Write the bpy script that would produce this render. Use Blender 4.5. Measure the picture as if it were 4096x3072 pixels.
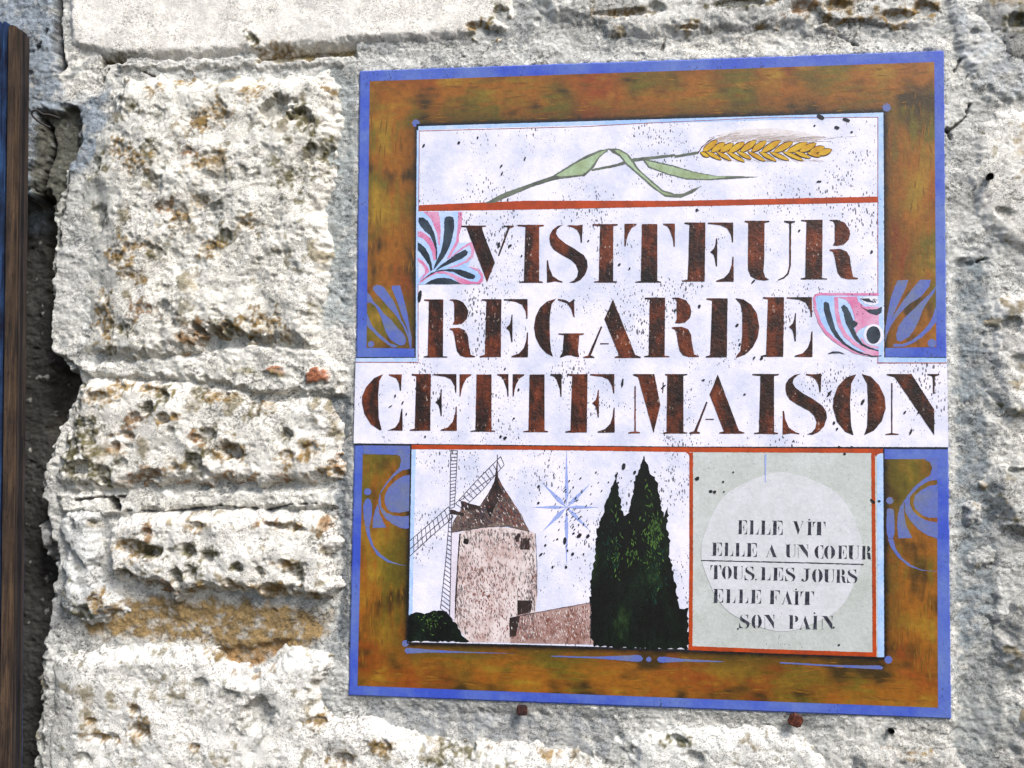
import bpy, math, random
import numpy as np
from mathutils import Vector, Matrix
from mathutils.geometry import tessellate_polygon
random.seed(5)
for o in list(bpy.data.objects): bpy.data.objects.remove(o)
SC = bpy.context.scene; COL = SC.collection

# ------------------------------------------------------------------ camera
F = 1000.0                      # focal length in pixels of a 1024 px wide frame
PW, PH = 0.60, 0.66             # size of the plaque in metres
PX0, PZ0 = -0.30, 1.93          # its upper left corner in the wall plane
CORN = np.array([[776,152],[2040,108],[2056,1554],[752,1503]], float)*4096/2212/4 - [512,384]
A = []
for (x, y), (u, v) in zip([(0,0),(1,0),(1,1),(0,1)], CORN):
    A.append([x,y,1,0,0,0,-u*x,-u*y,-u]); A.append([0,0,0,x,y,1,-v*x,-v*y,-v])
Hm = np.linalg.svd(np.array(A))[2][-1].reshape(3,3)
if Hm[2,2] < 0: Hm = -Hm
Ki = np.diag([1/F,1/F,1])
a, b, t = Ki@Hm[:,0], Ki@Hm[:,1], Ki@Hm[:,2]
s = np.linalg.norm(a)/PW
a, b, t = a/s/PW, b/s, t/s
r1 = a/np.linalg.norm(a); r2 = b/np.linalg.norm(b)
m = (r1+r2)/np.linalg.norm(r1+r2); n = (r1-r2)/np.linalg.norm(r1-r2)
r1, r2 = (m+n)/2**.5, (m-n)/2**.5
r3 = np.cross(r1, r2)
R = np.stack([r1, r3, -r2], 1)                  # world axes (x, y, z) in camera axes (right, down, forward)
CAM = np.array([PX0,0,PZ0]) - R.T@t
def src(px, py, h=0.0):
    """point of the plane y=-h seen at pixel (px,py) of the 4096 px photograph"""
    d = R.T@np.array([(px/4-512)/F, (py/4-384)/F, 1.0])
    k = (-h-CAM[1])/d[1]
    p = CAM+d*k
    return float(p[0]), float(p[2])
def src_np(P, h=0.0):
    P = np.asarray(P, float)
    d = np.stack([(P[:,0]/4-512)/F, (P[:,1]/4-384)/F, np.ones(len(P))], 1)@R
    k = (-h-CAM[1])/d[:,1]
    q = CAM+d*k[:,None]
    return q[:,[0,2]]
cam = bpy.data.cameras.new('camera'); co = bpy.data.objects.new('camera', cam); COL.objects.link(co)
Mw = np.eye(4); Mw[:3,0] = R.T@[1,0,0]; Mw[:3,1] = R.T@[0,-1,0]; Mw[:3,2] = R.T@[0,0,-1]; Mw[:3,3] = CAM
co.matrix_world = Matrix(Mw.tolist())
cam.sensor_width = 36; cam.lens = F/1024*36; cam.clip_start = .02; cam.clip_end = 100
SC.camera = co
SC.render.resolution_x, SC.render.resolution_y = 1024, 768

# ------------------------------------------------------------------ light
EL, AZ = 48.0, 42.0             # sun elevation, and its angle from the wall's normal towards the right
w = bpy.data.worlds.new('World'); SC.world = w; w.use_nodes = True
nt = w.node_tree; bg = nt.nodes['Background']
sky = nt.nodes.new('ShaderNodeTexSky'); sky.sky_type = 'NISHITA'; sky.sun_disc = False
sky.sun_elevation = math.radians(EL); sky.sun_rotation = math.radians(180-AZ); sky.air_density = 1.2; sky.dust_density = 2.0
nt.links.new(sky.outputs[0], bg.inputs[0]); bg.inputs[1].default_value = 0.1
sl = bpy.data.lights.new('sun', 'SUN'); so = bpy.data.objects.new('sun', sl); COL.objects.link(so)
sl.energy = 2.7; sl.angle = math.radians(22); sl.color = (1,.965,.91)
sd = Vector((math.sin(math.radians(AZ))*math.cos(math.radians(EL)), -math.cos(math.radians(AZ))*math.cos(math.radians(EL)), math.sin(math.radians(EL))))
so.rotation_euler = sd.to_track_quat('Z','Y').to_euler(); so.location = (1,-2,4)
SC.view_settings.view_transform = 'Standard'; SC.view_settings.look = 'None'
SC.view_settings.exposure = 0.885; SC.view_settings.gamma = 1

# ------------------------------------------------------------------ helpers
def tag(o, label=None, cat=None, group=None, kind=None):
    if label: o['label'] = label
    if cat: o['category'] = cat
    if group: o['group'] = group
    if kind: o['kind'] = kind
    return o
def empty(name, loc):
    o = bpy.data.objects.new(name, None); COL.objects.link(o); o.location = loc; return o
def link(name, me, parent=None):
    o = bpy.data.objects.new(name, me); COL.objects.link(o)
    if parent is not None:
        o.parent = parent
        o.matrix_parent_inverse = Matrix.Translation(-Vector(parent.location))
    return o
class NT:
    def __init__(s, name):
        s.m = bpy.data.materials.new(name); s.m.use_nodes = True
        s.t = s.m.node_tree; s.b = s.t.nodes['Principled BSDF']
        s.co = s.t.nodes.new('ShaderNodeTexCoord').outputs['Object']
    def n(s, typ, **k):
        q = s.t.nodes.new('ShaderNode'+typ)
        for a_, v in k.items(): setattr(q, a_, v)
        return q
    def l(s, a_, b_): s.t.links.new(a_, b_)
    def map(s, scale=(1,1,1), rot=(0,0,0), loc=(0,0,0)):
        q = s.n('Mapping'); s.l(s.co, q.inputs[0])
        q.inputs['Scale'].default_value = scale; q.inputs['Rotation'].default_value = rot; q.inputs['Location'].default_value = loc
        return q.outputs[0]
    def noise(s, scale, detail=4, rough=.6, vec=None, dist=0):
        q = s.n('TexNoise'); s.l(vec or s.co, q.inputs['Vector'])
        q.inputs['Scale'].default_value = scale; q.inputs['Detail'].default_value = detail
        q.inputs['Roughness'].default_value = rough; q.inputs['Distortion'].default_value = dist
        return q.outputs['Fac']
    def ramp(s, fac, stops):
        q = s.n('ValToRGB'); s.l(fac, q.inputs[0]); e = q.color_ramp.elements
        while len(e) < len(stops): e.new(.5)
        for i, (p, c) in enumerate(stops):
            e[i].position = p; e[i].color = (*((c,c,c) if isinstance(c,(int,float)) else c), 1)
        return q.outputs[0]
    def mix(s, fac, a_, b_, mode='MIX'):
        q = s.n('MixRGB', blend_type=mode)
        for i, v in enumerate((fac, a_, b_)):
            if isinstance(v, (int,float)): q.inputs[i].default_value = v if i == 0 else (v,v,v,1)
            elif isinstance(v, tuple): q.inputs[i].default_value = (*v,1)
            else: s.l(v, q.inputs[i])
        return q.outputs[0]
    def math(s, op, a_, b_=0.0):
        q = s.n('Math', operation=op)
        for i, v in enumerate((a_, b_)):
            if isinstance(v, (int,float)): q.inputs[i].default_value = v
            else: s.l(v, q.inputs[i])
        return q.outputs[0]
    def bump(s, h, strength=.5, dist=.001):
        q = s.n('Bump'); s.l(h, q.inputs['Height']); q.inputs['Strength'].default_value = strength; q.inputs['Distance'].default_value = dist
        s.l(q.outputs[0], s.b.inputs['Normal'])
    def done(s, col, rough=.8, spec=.3):
        if isinstance(col, tuple): s.b.inputs['Base Color'].default_value = (*col,1)
        else: s.l(col, s.b.inputs['Base Color'])
        if isinstance(rough, (int,float)): s.b.inputs['Roughness'].default_value = rough
        else: s.l(rough, s.b.inputs['Roughness'])
        s.b.inputs['Specular IOR Level'].default_value = spec
        return s.m
def srgb(r, g, b):
    f = lambda c: (c/255/12.92 if c/255 <= .04045 else ((c/255+.055)/1.055)**2.4)
    return (f(r), f(g), f(b))

# ------------------------------------------------------------------ noise fields in numpy
def perlin(x, y, seed):
    rs = np.random.RandomState(seed)
    p = rs.permutation(512); ang = rs.rand(512)*2*np.pi; gx, gy = np.cos(ang).astype(np.float32), np.sin(ang).astype(np.float32)
    xi = np.floor(x).astype(int); yi = np.floor(y).astype(int); xf = (x-xi).astype(np.float32); yf = (y-yi).astype(np.float32)
    u = xf*xf*xf*(xf*(xf*6-15)+10); v = yf*yf*yf*(yf*(yf*6-15)+10)
    def g(i, j):
        k = p[(p[(xi+i)&511]+(yi+j))&511]
        return gx[k]*(xf-i)+gy[k]*(yf-j)
    n0 = g(0,0)*(1-u)+g(1,0)*u; n1 = g(0,1)*(1-u)+g(1,1)*u
    return (n0*(1-v)+n1*v)*1.5
def fbm(x, y, seed, lam, octv=3, gain=.5):
    o = 0; am = 1
    for i in range(octv):
        o = o+am*perlin(x/lam+13.7*i, y/lam+7.1*i, seed+i); am *= gain; lam /= 2.03
    return o
def sdist(X, Y, poly):
    """signed distance to a polygon, positive inside"""
    d2 = np.full(X.shape, 1e9); ins = np.zeros(X.shape, bool)
    P = np.asarray(poly)
    for i in range(len(P)):
        ax, ay = P[i]; bx, by = P[(i+1)%len(P)]
        ex, ey = bx-ax, by-ay
        wx, wy = X-ax, Y-ay
        k = np.clip((wx*ex+wy*ey)/(ex*ex+ey*ey+1e-12), 0, 1)
        d2 = np.minimum(d2, (wx-ex*k)**2+(wy-ey*k)**2)
        c = ((ay > Y) != (by > Y))
        with np.errstate(divide='ignore', invalid='ignore'):
            ins ^= c & (X < (bx-ax)*(Y-ay)/((by-ay) if by != ay else 1e-12)+ax)
    d = np.sqrt(d2)
    return np.where(ins, d, -d)

# ------------------------------------------------------------------ wall : one set of relief fields on a grid
MM = .001
fx0, fz1 = src(-60,-60); fx1, fz0 = src(4160,3130)
xa, xb = min(src(-60,-60)[0], src(-60,3130)[0])-.01, max(src(4160,0)[0], src(4160,3130)[0])+.01
za, zb = min(src(0,3130)[1], src(4096,3130)[1])-.01, max(src(0,-60)[1], src(4096,-60)[1])+.01
STEP = 1.08*MM
def axis(a_, b_, ext):
    core = np.arange(a_, b_, STEP)
    out = []; st = STEP; c = 0
    while c < ext: st = min(st*1.12, 7*MM); c += st; out.append(c)
    out = np.array(out)
    return np.concatenate([a_-out[::-1], core, core[-1]+out])
xs, zs = axis(xa, xb, .75), axis(za, zb, .6)
X, Z = np.meshgrid(xs, zs)
NB = fbm(X, Z, 11, .11, 2)             # broad swell
NM = fbm(X, Z, 21, .034, 2)            # lumps
NR = 1-2*np.abs(fbm(X, Z, 31, .024, 3, .55))   # ridges
NF = fbm(X, Z, 41, .0085, 2, .6)       # grain
NG = perlin(X/.0036+3, Z/.0031, 51)
NH = fbm(X*1.0+.3*Z, Z*1.4, 61, .022, 4, .6)     # drawn out sideways, as trowelled mortar
NE = fbm(X, Z, 71, .016, 3)
NC = fbm(X, Z, 81, .05, 4, .6)         # pigment
NC2 = fbm(X, Z, 91, .014, 3, .6)
NC3 = fbm(X, Z, 101, .2, 2)

D = 4096/2212
def Dp(L): return [(x*D, y*D) for x, y in L]
z1 = lambda x, y: (x/1.58, y/1.58)
z2 = lambda x, y: (x/1.58, 1000+y/1.58)
z3 = lambda x, y: (x/1.58, 2048+y/1.58)
OCH = np.array([.27,.175,.065]); OLI = np.array([.13,.115,.055]); RUST = np.array([.31,.185,.095]); GRY = np.array([.20,.20,.18])

def stamp(Hf, Pg, Wt, pit, hp, seed):
    """sink one hollow into the height field Hf and stain it"""
    (px, py), rx, ry, dep, kind = pit[:5]; ang = math.radians(pit[5]) if len(pit) > 5 else 0
    cx, cz = src(px, py, hp)
    q = .000315*1.58/1.58
    rx, ry = rx/1.58/4*1.02*MM, ry/1.58/4*1.02*MM
    rm = max(rx, ry)*1.9
    i0, i1 = np.searchsorted(xs, [cx-rm, cx+rm]); j0, j1 = np.searchsorted(zs, [cz-rm, cz+rm])
    if i1-i0 < 2 or j1-j0 < 2: return
    sx, sz = X[j0:j1,i0:i1]-cx, Z[j0:j1,i0:i1]-cz
    u = sx*math.cos(ang)+sz*math.sin(ang); v = -sx*math.sin(ang)+sz*math.cos(ang)
    r = np.sqrt((u/rx)**2+(v/ry)**2)+seed*(.32*NE[j0:j1,i0:i1]+.15*NF[j0:j1,i0:i1])
    k = np.clip((1.15-r)/.6, 0, 1); k = k*k*(3-2*k)
    Hf[j0:j1,i0:i1] -= k*dep*MM*1.0
    c = {'o':OCH,'l':OLI,'r':RUST,'g':GRY,'n':None}[kind]
    if c is not None:
        k2 = np.clip((1.6-r+1.2*NC2[j0:j1,i0:i1]+.5*NG[j0:j1,i0:i1])/.9, 0, 1)*np.clip(.72+.8*NF[j0:j1,i0:i1]+.5*NG[j0:j1,i0:i1],.1,.95)*(1 if kind != 'g' else .6)
        Wt[j0:j1,i0:i1] = np.maximum(Wt[j0:j1,i0:i1], k2)
        Pg[j0:j1,i0:i1] = Pg[j0:j1,i0:i1]*(1-k2[...,None])+c*k2[...,None]

def grid_mesh(name, J, I, Hh, keep, colr, mat, parent, label=None):
    """mesh of the kept cells of the height field; J, I slices"""
    xx, zz = X[J,I], Z[J,I]; n0, n1 = xx.shape
    idx = np.arange(n0*n1).reshape(n0,n1)
    cells = keep[:-1,:-1]&keep[1:,:-1]&keep[:-1,1:]&keep[1:,1:]
    q = np.stack([idx[:-1,:-1][cells], idx[:-1,1:][cells], idx[1:,1:][cells], idx[1:,:-1][cells]], 1)
    if len(q) == 0: return None
    used = np.unique(q); rm = np.full(n0*n1, -1); rm[used] = np.arange(len(used)); q = rm[q]
    # small sideways shift, so that crumbs overhang
    sx = xx.ravel()[used]+ (NF[J,I].ravel()[used]*.0006)*(n0 > 0); sz = zz.ravel()[used]-NG[J,I].ravel()[used]*.0004
    V = np.stack([sx, -Hh.ravel()[used], sz], 1).astype(np.float32)
    me = bpy.data.meshes.new(name)
    me.vertices.add(len(V)); me.vertices.foreach_set('co', V.ravel())
    me.loops.add(q.size); me.loops.foreach_set('vertex_index', q.ravel().astype(np.int32))
    me.polygons.add(len(q)); me.polygons.foreach_set('loop_start', np.arange(0, q.size, 4, dtype=np.int32))
    me.polygons.foreach_set('use_smooth', np.ones(len(q), bool))
    me.update(calc_edges=True)
    at = me.color_attributes.new('pigment', 'FLOAT_COLOR', 'POINT')
    c = np.ones((len(used),4), np.float32); c[:,:3] = colr.reshape(-1,3)[used]
    at.data.foreach_set('color', c.ravel())
    me.materials.append(mat)
    o = link(name, me, parent)
    if label: o['label'] = label
    return o

def stone_material(name, speck, bump):
    n = NT(name)
    at = n.n('Attribute', attribute_name='pigment').outputs['Color']
    v1 = n.map((1,1,1.3), (0,.5,0))
    a_ = n.noise(300, 4, .75, v1); b_ = n.noise(70, 3, .65); c_ = n.noise(640, 2, .65, v1); e_ = n.noise(28, 3, .6)
    zone = n.ramp(n.noise(11, 3, .6), [(.40,.15),(.60,1)])
    big = n.math('MULTIPLY', n.math('MULTIPLY', n.ramp(a_, [(.51,0),(.57,1)]), n.ramp(b_, [(.40,0),(.56,1)])), zone)
    fine = n.math('MULTIPLY', n.ramp(c_, [(.54,0),(.60,1)]), n.ramp(e_, [(.36,.25),(.56,1)]))
    dark = n.math('MAXIMUM', big, n.math('MULTIPLY', fine, .8))
    lite = n.ramp(n.noise(210, 3, .7), [(.50,0),(.66,1)])
    col = n.mix(lite, at, n.mix(1.0, at, (1.22,1.21,1.19), 'MULTIPLY'))
    col = n.mix(n.math('MULTIPLY', dark, speck), col, (.06,.056,.05))
    h = n.math('ADD', n.math('MULTIPLY', a_, 1.0), n.math('MULTIPLY', c_, .45))
    h = n.math('SUBTRACT', h, n.math('MULTIPLY', dark, .55))
    n.bump(h, bump, .0018)
    return n.done(col, .92, .12)
M_STONE = stone_material('limestone', .78, .8)
M_SMOOTH = stone_material('dressed_limestone', .62, .7)
M_MORTAR = stone_material('lime_mortar', .82, .9)

wall = empty('stone_wall', (0,0,0))
tag(wall, 'old rough limestone wall with pitted blocks and smeared grey mortar behind the painted plaque', 'wall')

# mortar bed: relief and pigment
HM = 1.5*MM+2.2*MM*NB+1.3*MM*NH+1.1*MM*NM+.8*MM*NF+.4*MM*NG
PM = np.empty(X.shape+(3,))
base = np.array([.60,.595,.57])
PM[:] = base*(1+.22*NC[...,None])
k = np.clip(NC3*1.6+.3,0,1)[...,None]; PM = PM*(1-k)+np.array([.74,.715,.665])*(1+.15*NC[...,None])*k
k = np.clip((NC+.4*NC2-.25)*3,0,1)[...,None]*.6; PM = PM*(1-k)+np.array([.19,.21,.225])*k
def area(L, h, fade):       # soft mask of a traced region of the wall
    P = src_np(Dp(L), h); x0, z0 = P.min(0)-fade-.01; x1, z1_ = P.max(0)+fade+.01
    i0, i1 = np.searchsorted(xs, [x0,x1]); j0, j1 = np.searchsorted(zs, [z0,z1_])
    s_ = sdist(X[j0:j1,i0:i1], Z[j0:j1,i0:i1], P)+.005*NE[j0:j1,i0:i1]
    return (slice(j0,j1), slice(i0,i1)), np.clip(s_/fade+.5, 0, 1)
def raise_area(L, dh, fade, colr=None, cw=.8):
    sl_, k_ = area(L, 0, fade); k_ = k_*k_*(3-2*k_)
    HM[sl_] += dh*MM*k_
    if colr is not None:
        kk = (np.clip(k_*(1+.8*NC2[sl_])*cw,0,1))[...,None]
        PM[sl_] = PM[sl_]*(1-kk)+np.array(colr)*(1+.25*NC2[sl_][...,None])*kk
raise_area([(-300,420),(90,420),(108,520),(104,620),(95,760),(160,800),(170,840),(135,900),(92,1000),(85,1080),(118,1200),(105,1300),(88,1380),(80,1750),(-300,1750)], -46, .016, (.06,.06,.058), 2.4)  # near-black pigment paints the deep shade of the gap beside the shutter
raise_area([(-300,-100),(118,-100),(128,60),(135,230),(235,200),(230,320),(110,420),(90,480),(-300,480)], 4, .02, (.27,.31,.36), 1.2)
raise_area([(245,140),(500,128),(740,120),(745,142),(600,146),(250,150)], 3.5, .004, (.66,.64,.60), .8)
raise_area([(555,100),(770,90),(770,124),(560,134)], -9, .005, (.30,.23,.12), .8)
raise_area([(225,118),(272,120),(272,140),(225,140)], -14, .004, (.15,.12,.07), .8)
raise_area([(112,-60),(136,-60),(132,60),(140,150),(130,158),(118,100),(118,40)], -12, .004, (.12,.12,.12), .7)
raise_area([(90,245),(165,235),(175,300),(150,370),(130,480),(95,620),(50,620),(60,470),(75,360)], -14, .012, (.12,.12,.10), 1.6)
raise_area([(180,790),(420,770),(560,745),(690,760),(740,800),(735,850),(560,845),(430,818),(180,812)], 9, .008, (.76,.735,.68), .95)
raise_area([(130,1068),(400,1062),(730,1060),(735,1095),(500,1092),(250,1108),(140,1105)], 6, .006, (.70,.68,.63), .9)
raise_area([(240,1075),(262,1075),(262,1100),(242,1100)], -20, .003, (.06,.05,.04), .9)
raise_area([(280,1290),(500,1296),(715,1320),(700,1385),(600,1410),(520,1440),(470,1395),(300,1372),(200,1375),(180,1340)], 0, .014, (.30,.205,.095), 1.0)
raise_area([(480,1400),(620,1385),(590,1425),(515,1445),(470,1420)], -5, .006, (.30,.18,.08), .85)
raise_area([(60,790),(165,800),(140,880),(100,940),(60,940)], -10, .012, (.14,.125,.10), .6)
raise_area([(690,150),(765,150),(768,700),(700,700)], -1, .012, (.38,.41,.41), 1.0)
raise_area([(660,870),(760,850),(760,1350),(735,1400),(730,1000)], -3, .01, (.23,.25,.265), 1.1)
raise_area([(790,1510),(1300,1535),(1330,1640),(1000,1600),(800,1560)], 0, .014, (.30,.31,.32), .75)
raise_area([(1540,1540),(2060,1570),(2060,1700),(1500,1700)], 0, .03, (.50,.49,.46), .5)
raise_area([(2050,0),(2240,120),(2240,215),(2140,215),(2080,150)], 4, .012, (.46,.48,.50), .6)
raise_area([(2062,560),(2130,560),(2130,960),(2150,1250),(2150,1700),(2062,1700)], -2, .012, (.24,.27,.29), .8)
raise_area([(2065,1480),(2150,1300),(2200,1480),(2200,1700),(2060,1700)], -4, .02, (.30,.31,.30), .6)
# pointing pressed up against the plaque's edge
PO = Dp([(776,152),(1400,130),(2040,108),(2046,780),(2050,965),(2056,1554),(1400,1529),(752,1503),(764,958),(768,780)])
POp = src_np(PO, 7*MM)
sp_ = sdist(X, Z, POp)
k = np.clip(1-np.abs(sp_+.002)/.012, 0, 1)
HM = HM*(1-k*.75)+k*.75*(5.2*MM+.9*MM*NM+1.0*MM*NF+.4*MM*NG)
k = (np.clip(1-np.abs(sp_)/.010, 0, 1)*np.clip(.4+1.2*NC2,0,1))[...,None]*.5
PM = PM*(1-k)+np.array([.66,.66,.65])*k
def crack(L, w_, dep):
    P = src_np(L, 0)
    for (ax, az_), (bx, bz_) in zip(P[:-1], P[1:]):
        i0, i1 = np.searchsorted(xs, [min(ax,bx)-.006, max(ax,bx)+.006]); j0, j1 = np.searchsorted(zs, [min(az_,bz_)-.006, max(az_,bz_)+.006])
        x_, z_ = X[j0:j1,i0:i1], Z[j0:j1,i0:i1]; ex, ez = bx-ax, bz_-az_
        k_ = np.clip(((x_-ax)*ex+(z_-az_)*ez)/(ex*ex+ez*ez), 0, 1)
        d_ = np.hypot(x_-ax-ex*k_, z_-az_-ez*k_)+.0012*NF[j0:j1,i0:i1]+.0012*NE[j0:j1,i0:i1]
        c_ = np.clip(1.3-d_/(w_*MM), 0, 1)
        HM[j0:j1,i0:i1] -= dep*MM*c_
        PM[j0:j1,i0:i1] *= (1-.75*c_)[...,None]
crack([z2(500,1575),z2(620,1562),z2(800,1560)], 1.3, 6)
crack([z2(810,1640),z2(1000,1655),z2(1170,1640),z2(1400,1612),z2(1700,1640),z2(1850,1605),z2(2020,1600)], .8, 3)
crack([z1(380,0),z1(372,150),z1(385,290),z1(400,400),z1(380,460)], 2.4, 10)
crack([z1(310,200),z1(285,270),z1(245,330)], .9, 3)
crack([z1(240,720),z1(290,800),z1(320,900),z1(300,980),z1(270,1100),z1(210,1300)], 2.6, 9)
crack([z1(690,440),z1(650,520)], 1, 3); crack([z1(900,450),z1(980,485)], .9, 3)
crack([z1(800,350),z1(1100,368),z1(1500,350)], 1.5, 6)
crack([(3790,530),(3860,470),(3880,420)], .9, 4); crack([(3780,520),(3800,560)], 1.6, 6)
crack([(3815,290),(3840,240)], .7, 2); crack([(3850,330),(3870,300)], .6, 2); crack([(3905,1045),(3940,1035)], 1.4, 5)
crack([(2680,60),(2650,200)], 1, 3); crack([(3310,120),(3440,190)], 1, 4)
raise_area([(666,806),(690,794),(716,800),(712,822),(690,830),(668,826)], 4, .004, (.46,.17,.09), .9)
raise_area([(564,799),(592,797),(620,801),(618,808),(590,805),(566,804)], 2, .003, (.50,.24,.15), .9)
raise_area([(500,797),(560,799),(620,812),(560,812),(500,806)], 0, .005, (.30,.26,.13), .6)
# random crumbs and pores in the mortar
rs = np.random.RandomState(3)
def sprinkle(Hf, xr, zr, nn, rr, dep, mask=None):
    cx = rs.uniform(*xr, nn); cz = rs.uniform(*zr, nn); rad = rs.uniform(rr[0], rr[1], nn)**1.0; el = rs.uniform(.6,1.7,nn); d_ = rs.uniform(.4,1,nn)*dep
    for x_, z_, r_, e_, dd in zip(cx, cz, rad, el, d_):
        i0, i1 = np.searchsorted(xs, [x_-r_*2, x_+r_*2]); j0, j1 = np.searchsorted(zs, [z_-r_*2, z_+r_*2])
        if i1-i0 < 2 or j1-j0 < 2: continue
        q_ = np.sqrt(((X[j0:j1,i0:i1]-x_)/r_/e_)**2+((Z[j0:j1,i0:i1]-z_)/r_)**2)+.3*NF[j0:j1,i0:i1]
        k_ = np.clip((1.2-q_)/.7,0,1)
        Hf[j0:j1,i0:i1] -= dd*k_
sprinkle(HM, (xs[0],xs[-1]), (zs[0],zs[-1]), 3000, (.0012,.004), .0022)
for px, py, r_, d_ in [(3565,2925,2.6,14),(3960,707,2.6,14),(3915,130,3,12),(3920,1045,3,9)]:
    pass

# stones: outline traced in D units, height in mm, edge width mm, roughness, base colour, pits, sloping faces, label
LIME = (.80,.765,.70)
P2 = [(z1(1740,680),90,70,11,'g'),(z1(1900,760),70,60,8,'l'),(z1(1990,960),70,70,9,'l'),(z1(1330,1010),80,38,7,'o',20),(z1(1360,700),65,60,5,'o'),(z1(1250,770),70,40,3,'o'),
 (z1(1590,590),70,40,4,'o',20),(z1(1140,1370),45,70,7,'o'),(z1(1270,1270),60,30,4,'o'),(z1(1340,1310),50,30,5,'g'),(z1(1030,1310),45,28,3,'r'),(z1(960,550),50,35,3,'o'),(z1(1110,480),40,30,3,'o'),
 (z1(820,650),70,30,4,'l',-30),(z1(990,700),40,50,5,'g'),(z1(750,930),70,40,4,'o'),(z1(960,980),50,50,4,'l'),(z1(840,1030),80,40,4,'o'),(z1(1190,955),50,25,4,'r'),
 (z1(1400,1120),40,80,5,'g'),(z1(1000,1180),40,60,5,'g'),(z1(1540,1090),50,40,4,'g'),(z1(1420,1500),45,45,6,'l'),(z1(1320,1570),50,40,5,'o'),(z1(860,1560),90,30,4,'o'),
 (z1(1580,1420),60,30,4,'o'),(z1(1710,1440),60,20,4,'g',-15),(z1(2085,570),35,22,5,'o'),(z1(1700,980),90,50,4,'g'),(z1(1820,1120),80,60,4,'l'),(z1(1160,1480),40,60,4,'g'),
 (z2(730,30),60,60,5,'o'),(z2(1000,20),50,30,4,'l'),(z2(840,150),50,40,3,'o'),(z2(1060,240),40,20,3,'l'),(z2(640,290),50,30,3,'o'),(z2(640,470),60,90,6,'o',10),(z2(780,490),60,40,5,'l'),
 (z2(1400,560),150,70,15,'l',-10),(z2(1250,560),90,60,6,'r'),(z2(1640,490),110,65,6,'o'),(z2(1360,400),35,25,4,'g'),(z2(1060,400),80,60,5,'g'),(z2(900,380),70,40,3,'r'),(z2(430,560),60,60,6,'g'),(z2(600,660),60,30,5,'l'),(z2(380,430),50,50,5,'g'),
 (z1(430,830),60,50,9,'l'),(z1(560,1040),60,60,7,'l'),(z1(420,1250),50,60,6,'g'),(z1(600,1350),40,70,6,'g'),(z1(500,900),50,60,6,'g')]
P3 = [(z2(490,850),28,45,7,'l'),(z2(720,880),60,60,5,'o'),(z2(620,930),90,40,5,'o'),(z2(930,1000),50,45,10,'l'),(z2(1040,1065),45,40,8,'o'),(z2(950,885),100,30,5,'o',-10),(z2(1035,925),40,45,6,'l'),
 (z2(1250,900),35,35,5,'l'),(z2(1590,980),35,75,6,'l',30),(z2(1660,950),60,50,3,'o'),(z2(1300,1190),60,60,9,'l'),(z2(1230,1200),40,40,4,'r'),(z2(1450,1270),85,62,15,'o'),(z2(1215,1340),60,60,9,'l',-30),(z2(1270,1400),50,50,6,'g'),
 (z2(1800,1160),45,35,6,'l'),(z2(850,1065),55,45,4,'r'),(z2(780,1175),65,30,4,'r'),(z2(725,1240),45,40,6,'r'),(z2(500,1160),110,110,4,'l'),(z2(440,1260),100,80,5,'l'),(z2(470,1380),80,60,15,'l'),(z2(330,1340),60,40,10,'l'),
 (z2(640,1420),70,70,5,'l'),(z2(1080,1140),30,25,4,'g'),(z2(760,1350),40,30,4,'g'),(z2(940,1420),80,40,5,'r'),(z2(870,1490),110,55,4,'r'),(z2(1160,1500),60,40,5,'r'),(z2(1450,1480),150,55,6,'r'),
 (z2(1780,1495),110,60,5,'r'),(z2(1940,1270),60,60,4,'o'),(z2(1820,1300),60,40,3,'o'),(z2(2100,1390),60,45,5,'o'),(z2(2140,1330),30,50,7,'r'),(z2(1370,920),60,35,4,'o'),(z2(1110,1050),25,25,4,'o'),(z2(1100,1370),40,40,3,'o')]
P4 = [(z3(840,230),120,60,9,'o',-15),(z3(960,255),75,45,10,'l'),(z3(1180,245),45,45,10,'l'),(z3(1300,285),52,40,12,'l',-30),(z3(1110,400),48,58,12,'l'),(z3(1200,380),50,55,9,'l',40),
 (z3(1500,350),38,34,10,'l'),(z3(1635,370),22,32,8,'l',30),(z3(1860,385),45,65,11,'l',30),(z3(1790,330),50,30,4,'o'),(z3(1800,95),130,26,8,'o',-8),(z3(1700,75),60,18,4,'r'),(z3(1240,90),55,35,5,'o'),
 (z3(2050,65),60,45,5,'r'),(z3(780,390),55,30,5,'l'),(z3(1365,270),28,18,4,'l'),(z3(1440,450),30,30,3,'o'),(z3(1070,245),25,20,5,'l'),(z3(930,130),35,35,4,'r'),(z3(960,480),110,35,4,'o'),(z3(1040,500),50,60,4,'r'),(z3(1700,490),120,40,5,'o'),(z3(1970,560),90,45,5,'o'),(z3(1250,520),70,40,5,'o')]
P4b = [(z3(480,340),100,60,5,'g',-50),(z3(520,640),60,60,9,'l'),(z3(600,560),50,50,5,'o'),(z3(700,640),60,50,5,'o'),(z3(360,680),70,40,11,'l'),(z3(430,80),40,50,4,'g'),(z3(640,410),20,14,3,'g')]
P5 = [(z3(1630,1290),112,108,11,'g'),(z3(890,1370),70,50,8,'o'),(z3(840,1250),45,32,6,'o'),(z3(650,1435),95,32,6,'o'),(z3(1230,1485),35,20,4,'o'),(z3(1400,900),90,40,5,'o'),(z3(1560,940),90,60,7,'r'),
 (z3(2100,1090),90,80,9,'g'),(z3(2160,1570),70,45,5,'o'),(z3(560,1330),35,22,3,'o'),(z3(1990,1335),60,30,4,'o'),(z3(1260,1080),60,40,4,'g'),(z3(1450,1170),80,60,4,'g'),(z3(400,870),60,40,6,'l'),(z3(500,1560),60,40,3,'g'),
 ((2250,3010),90,60,6,'o'),((1840,3010),110,50,6,'l'),((1990,2960),60,40,4,'o'),((2330,3040),90,50,6,'g'),((1540,2990),60,40,4,'o')]
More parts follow.
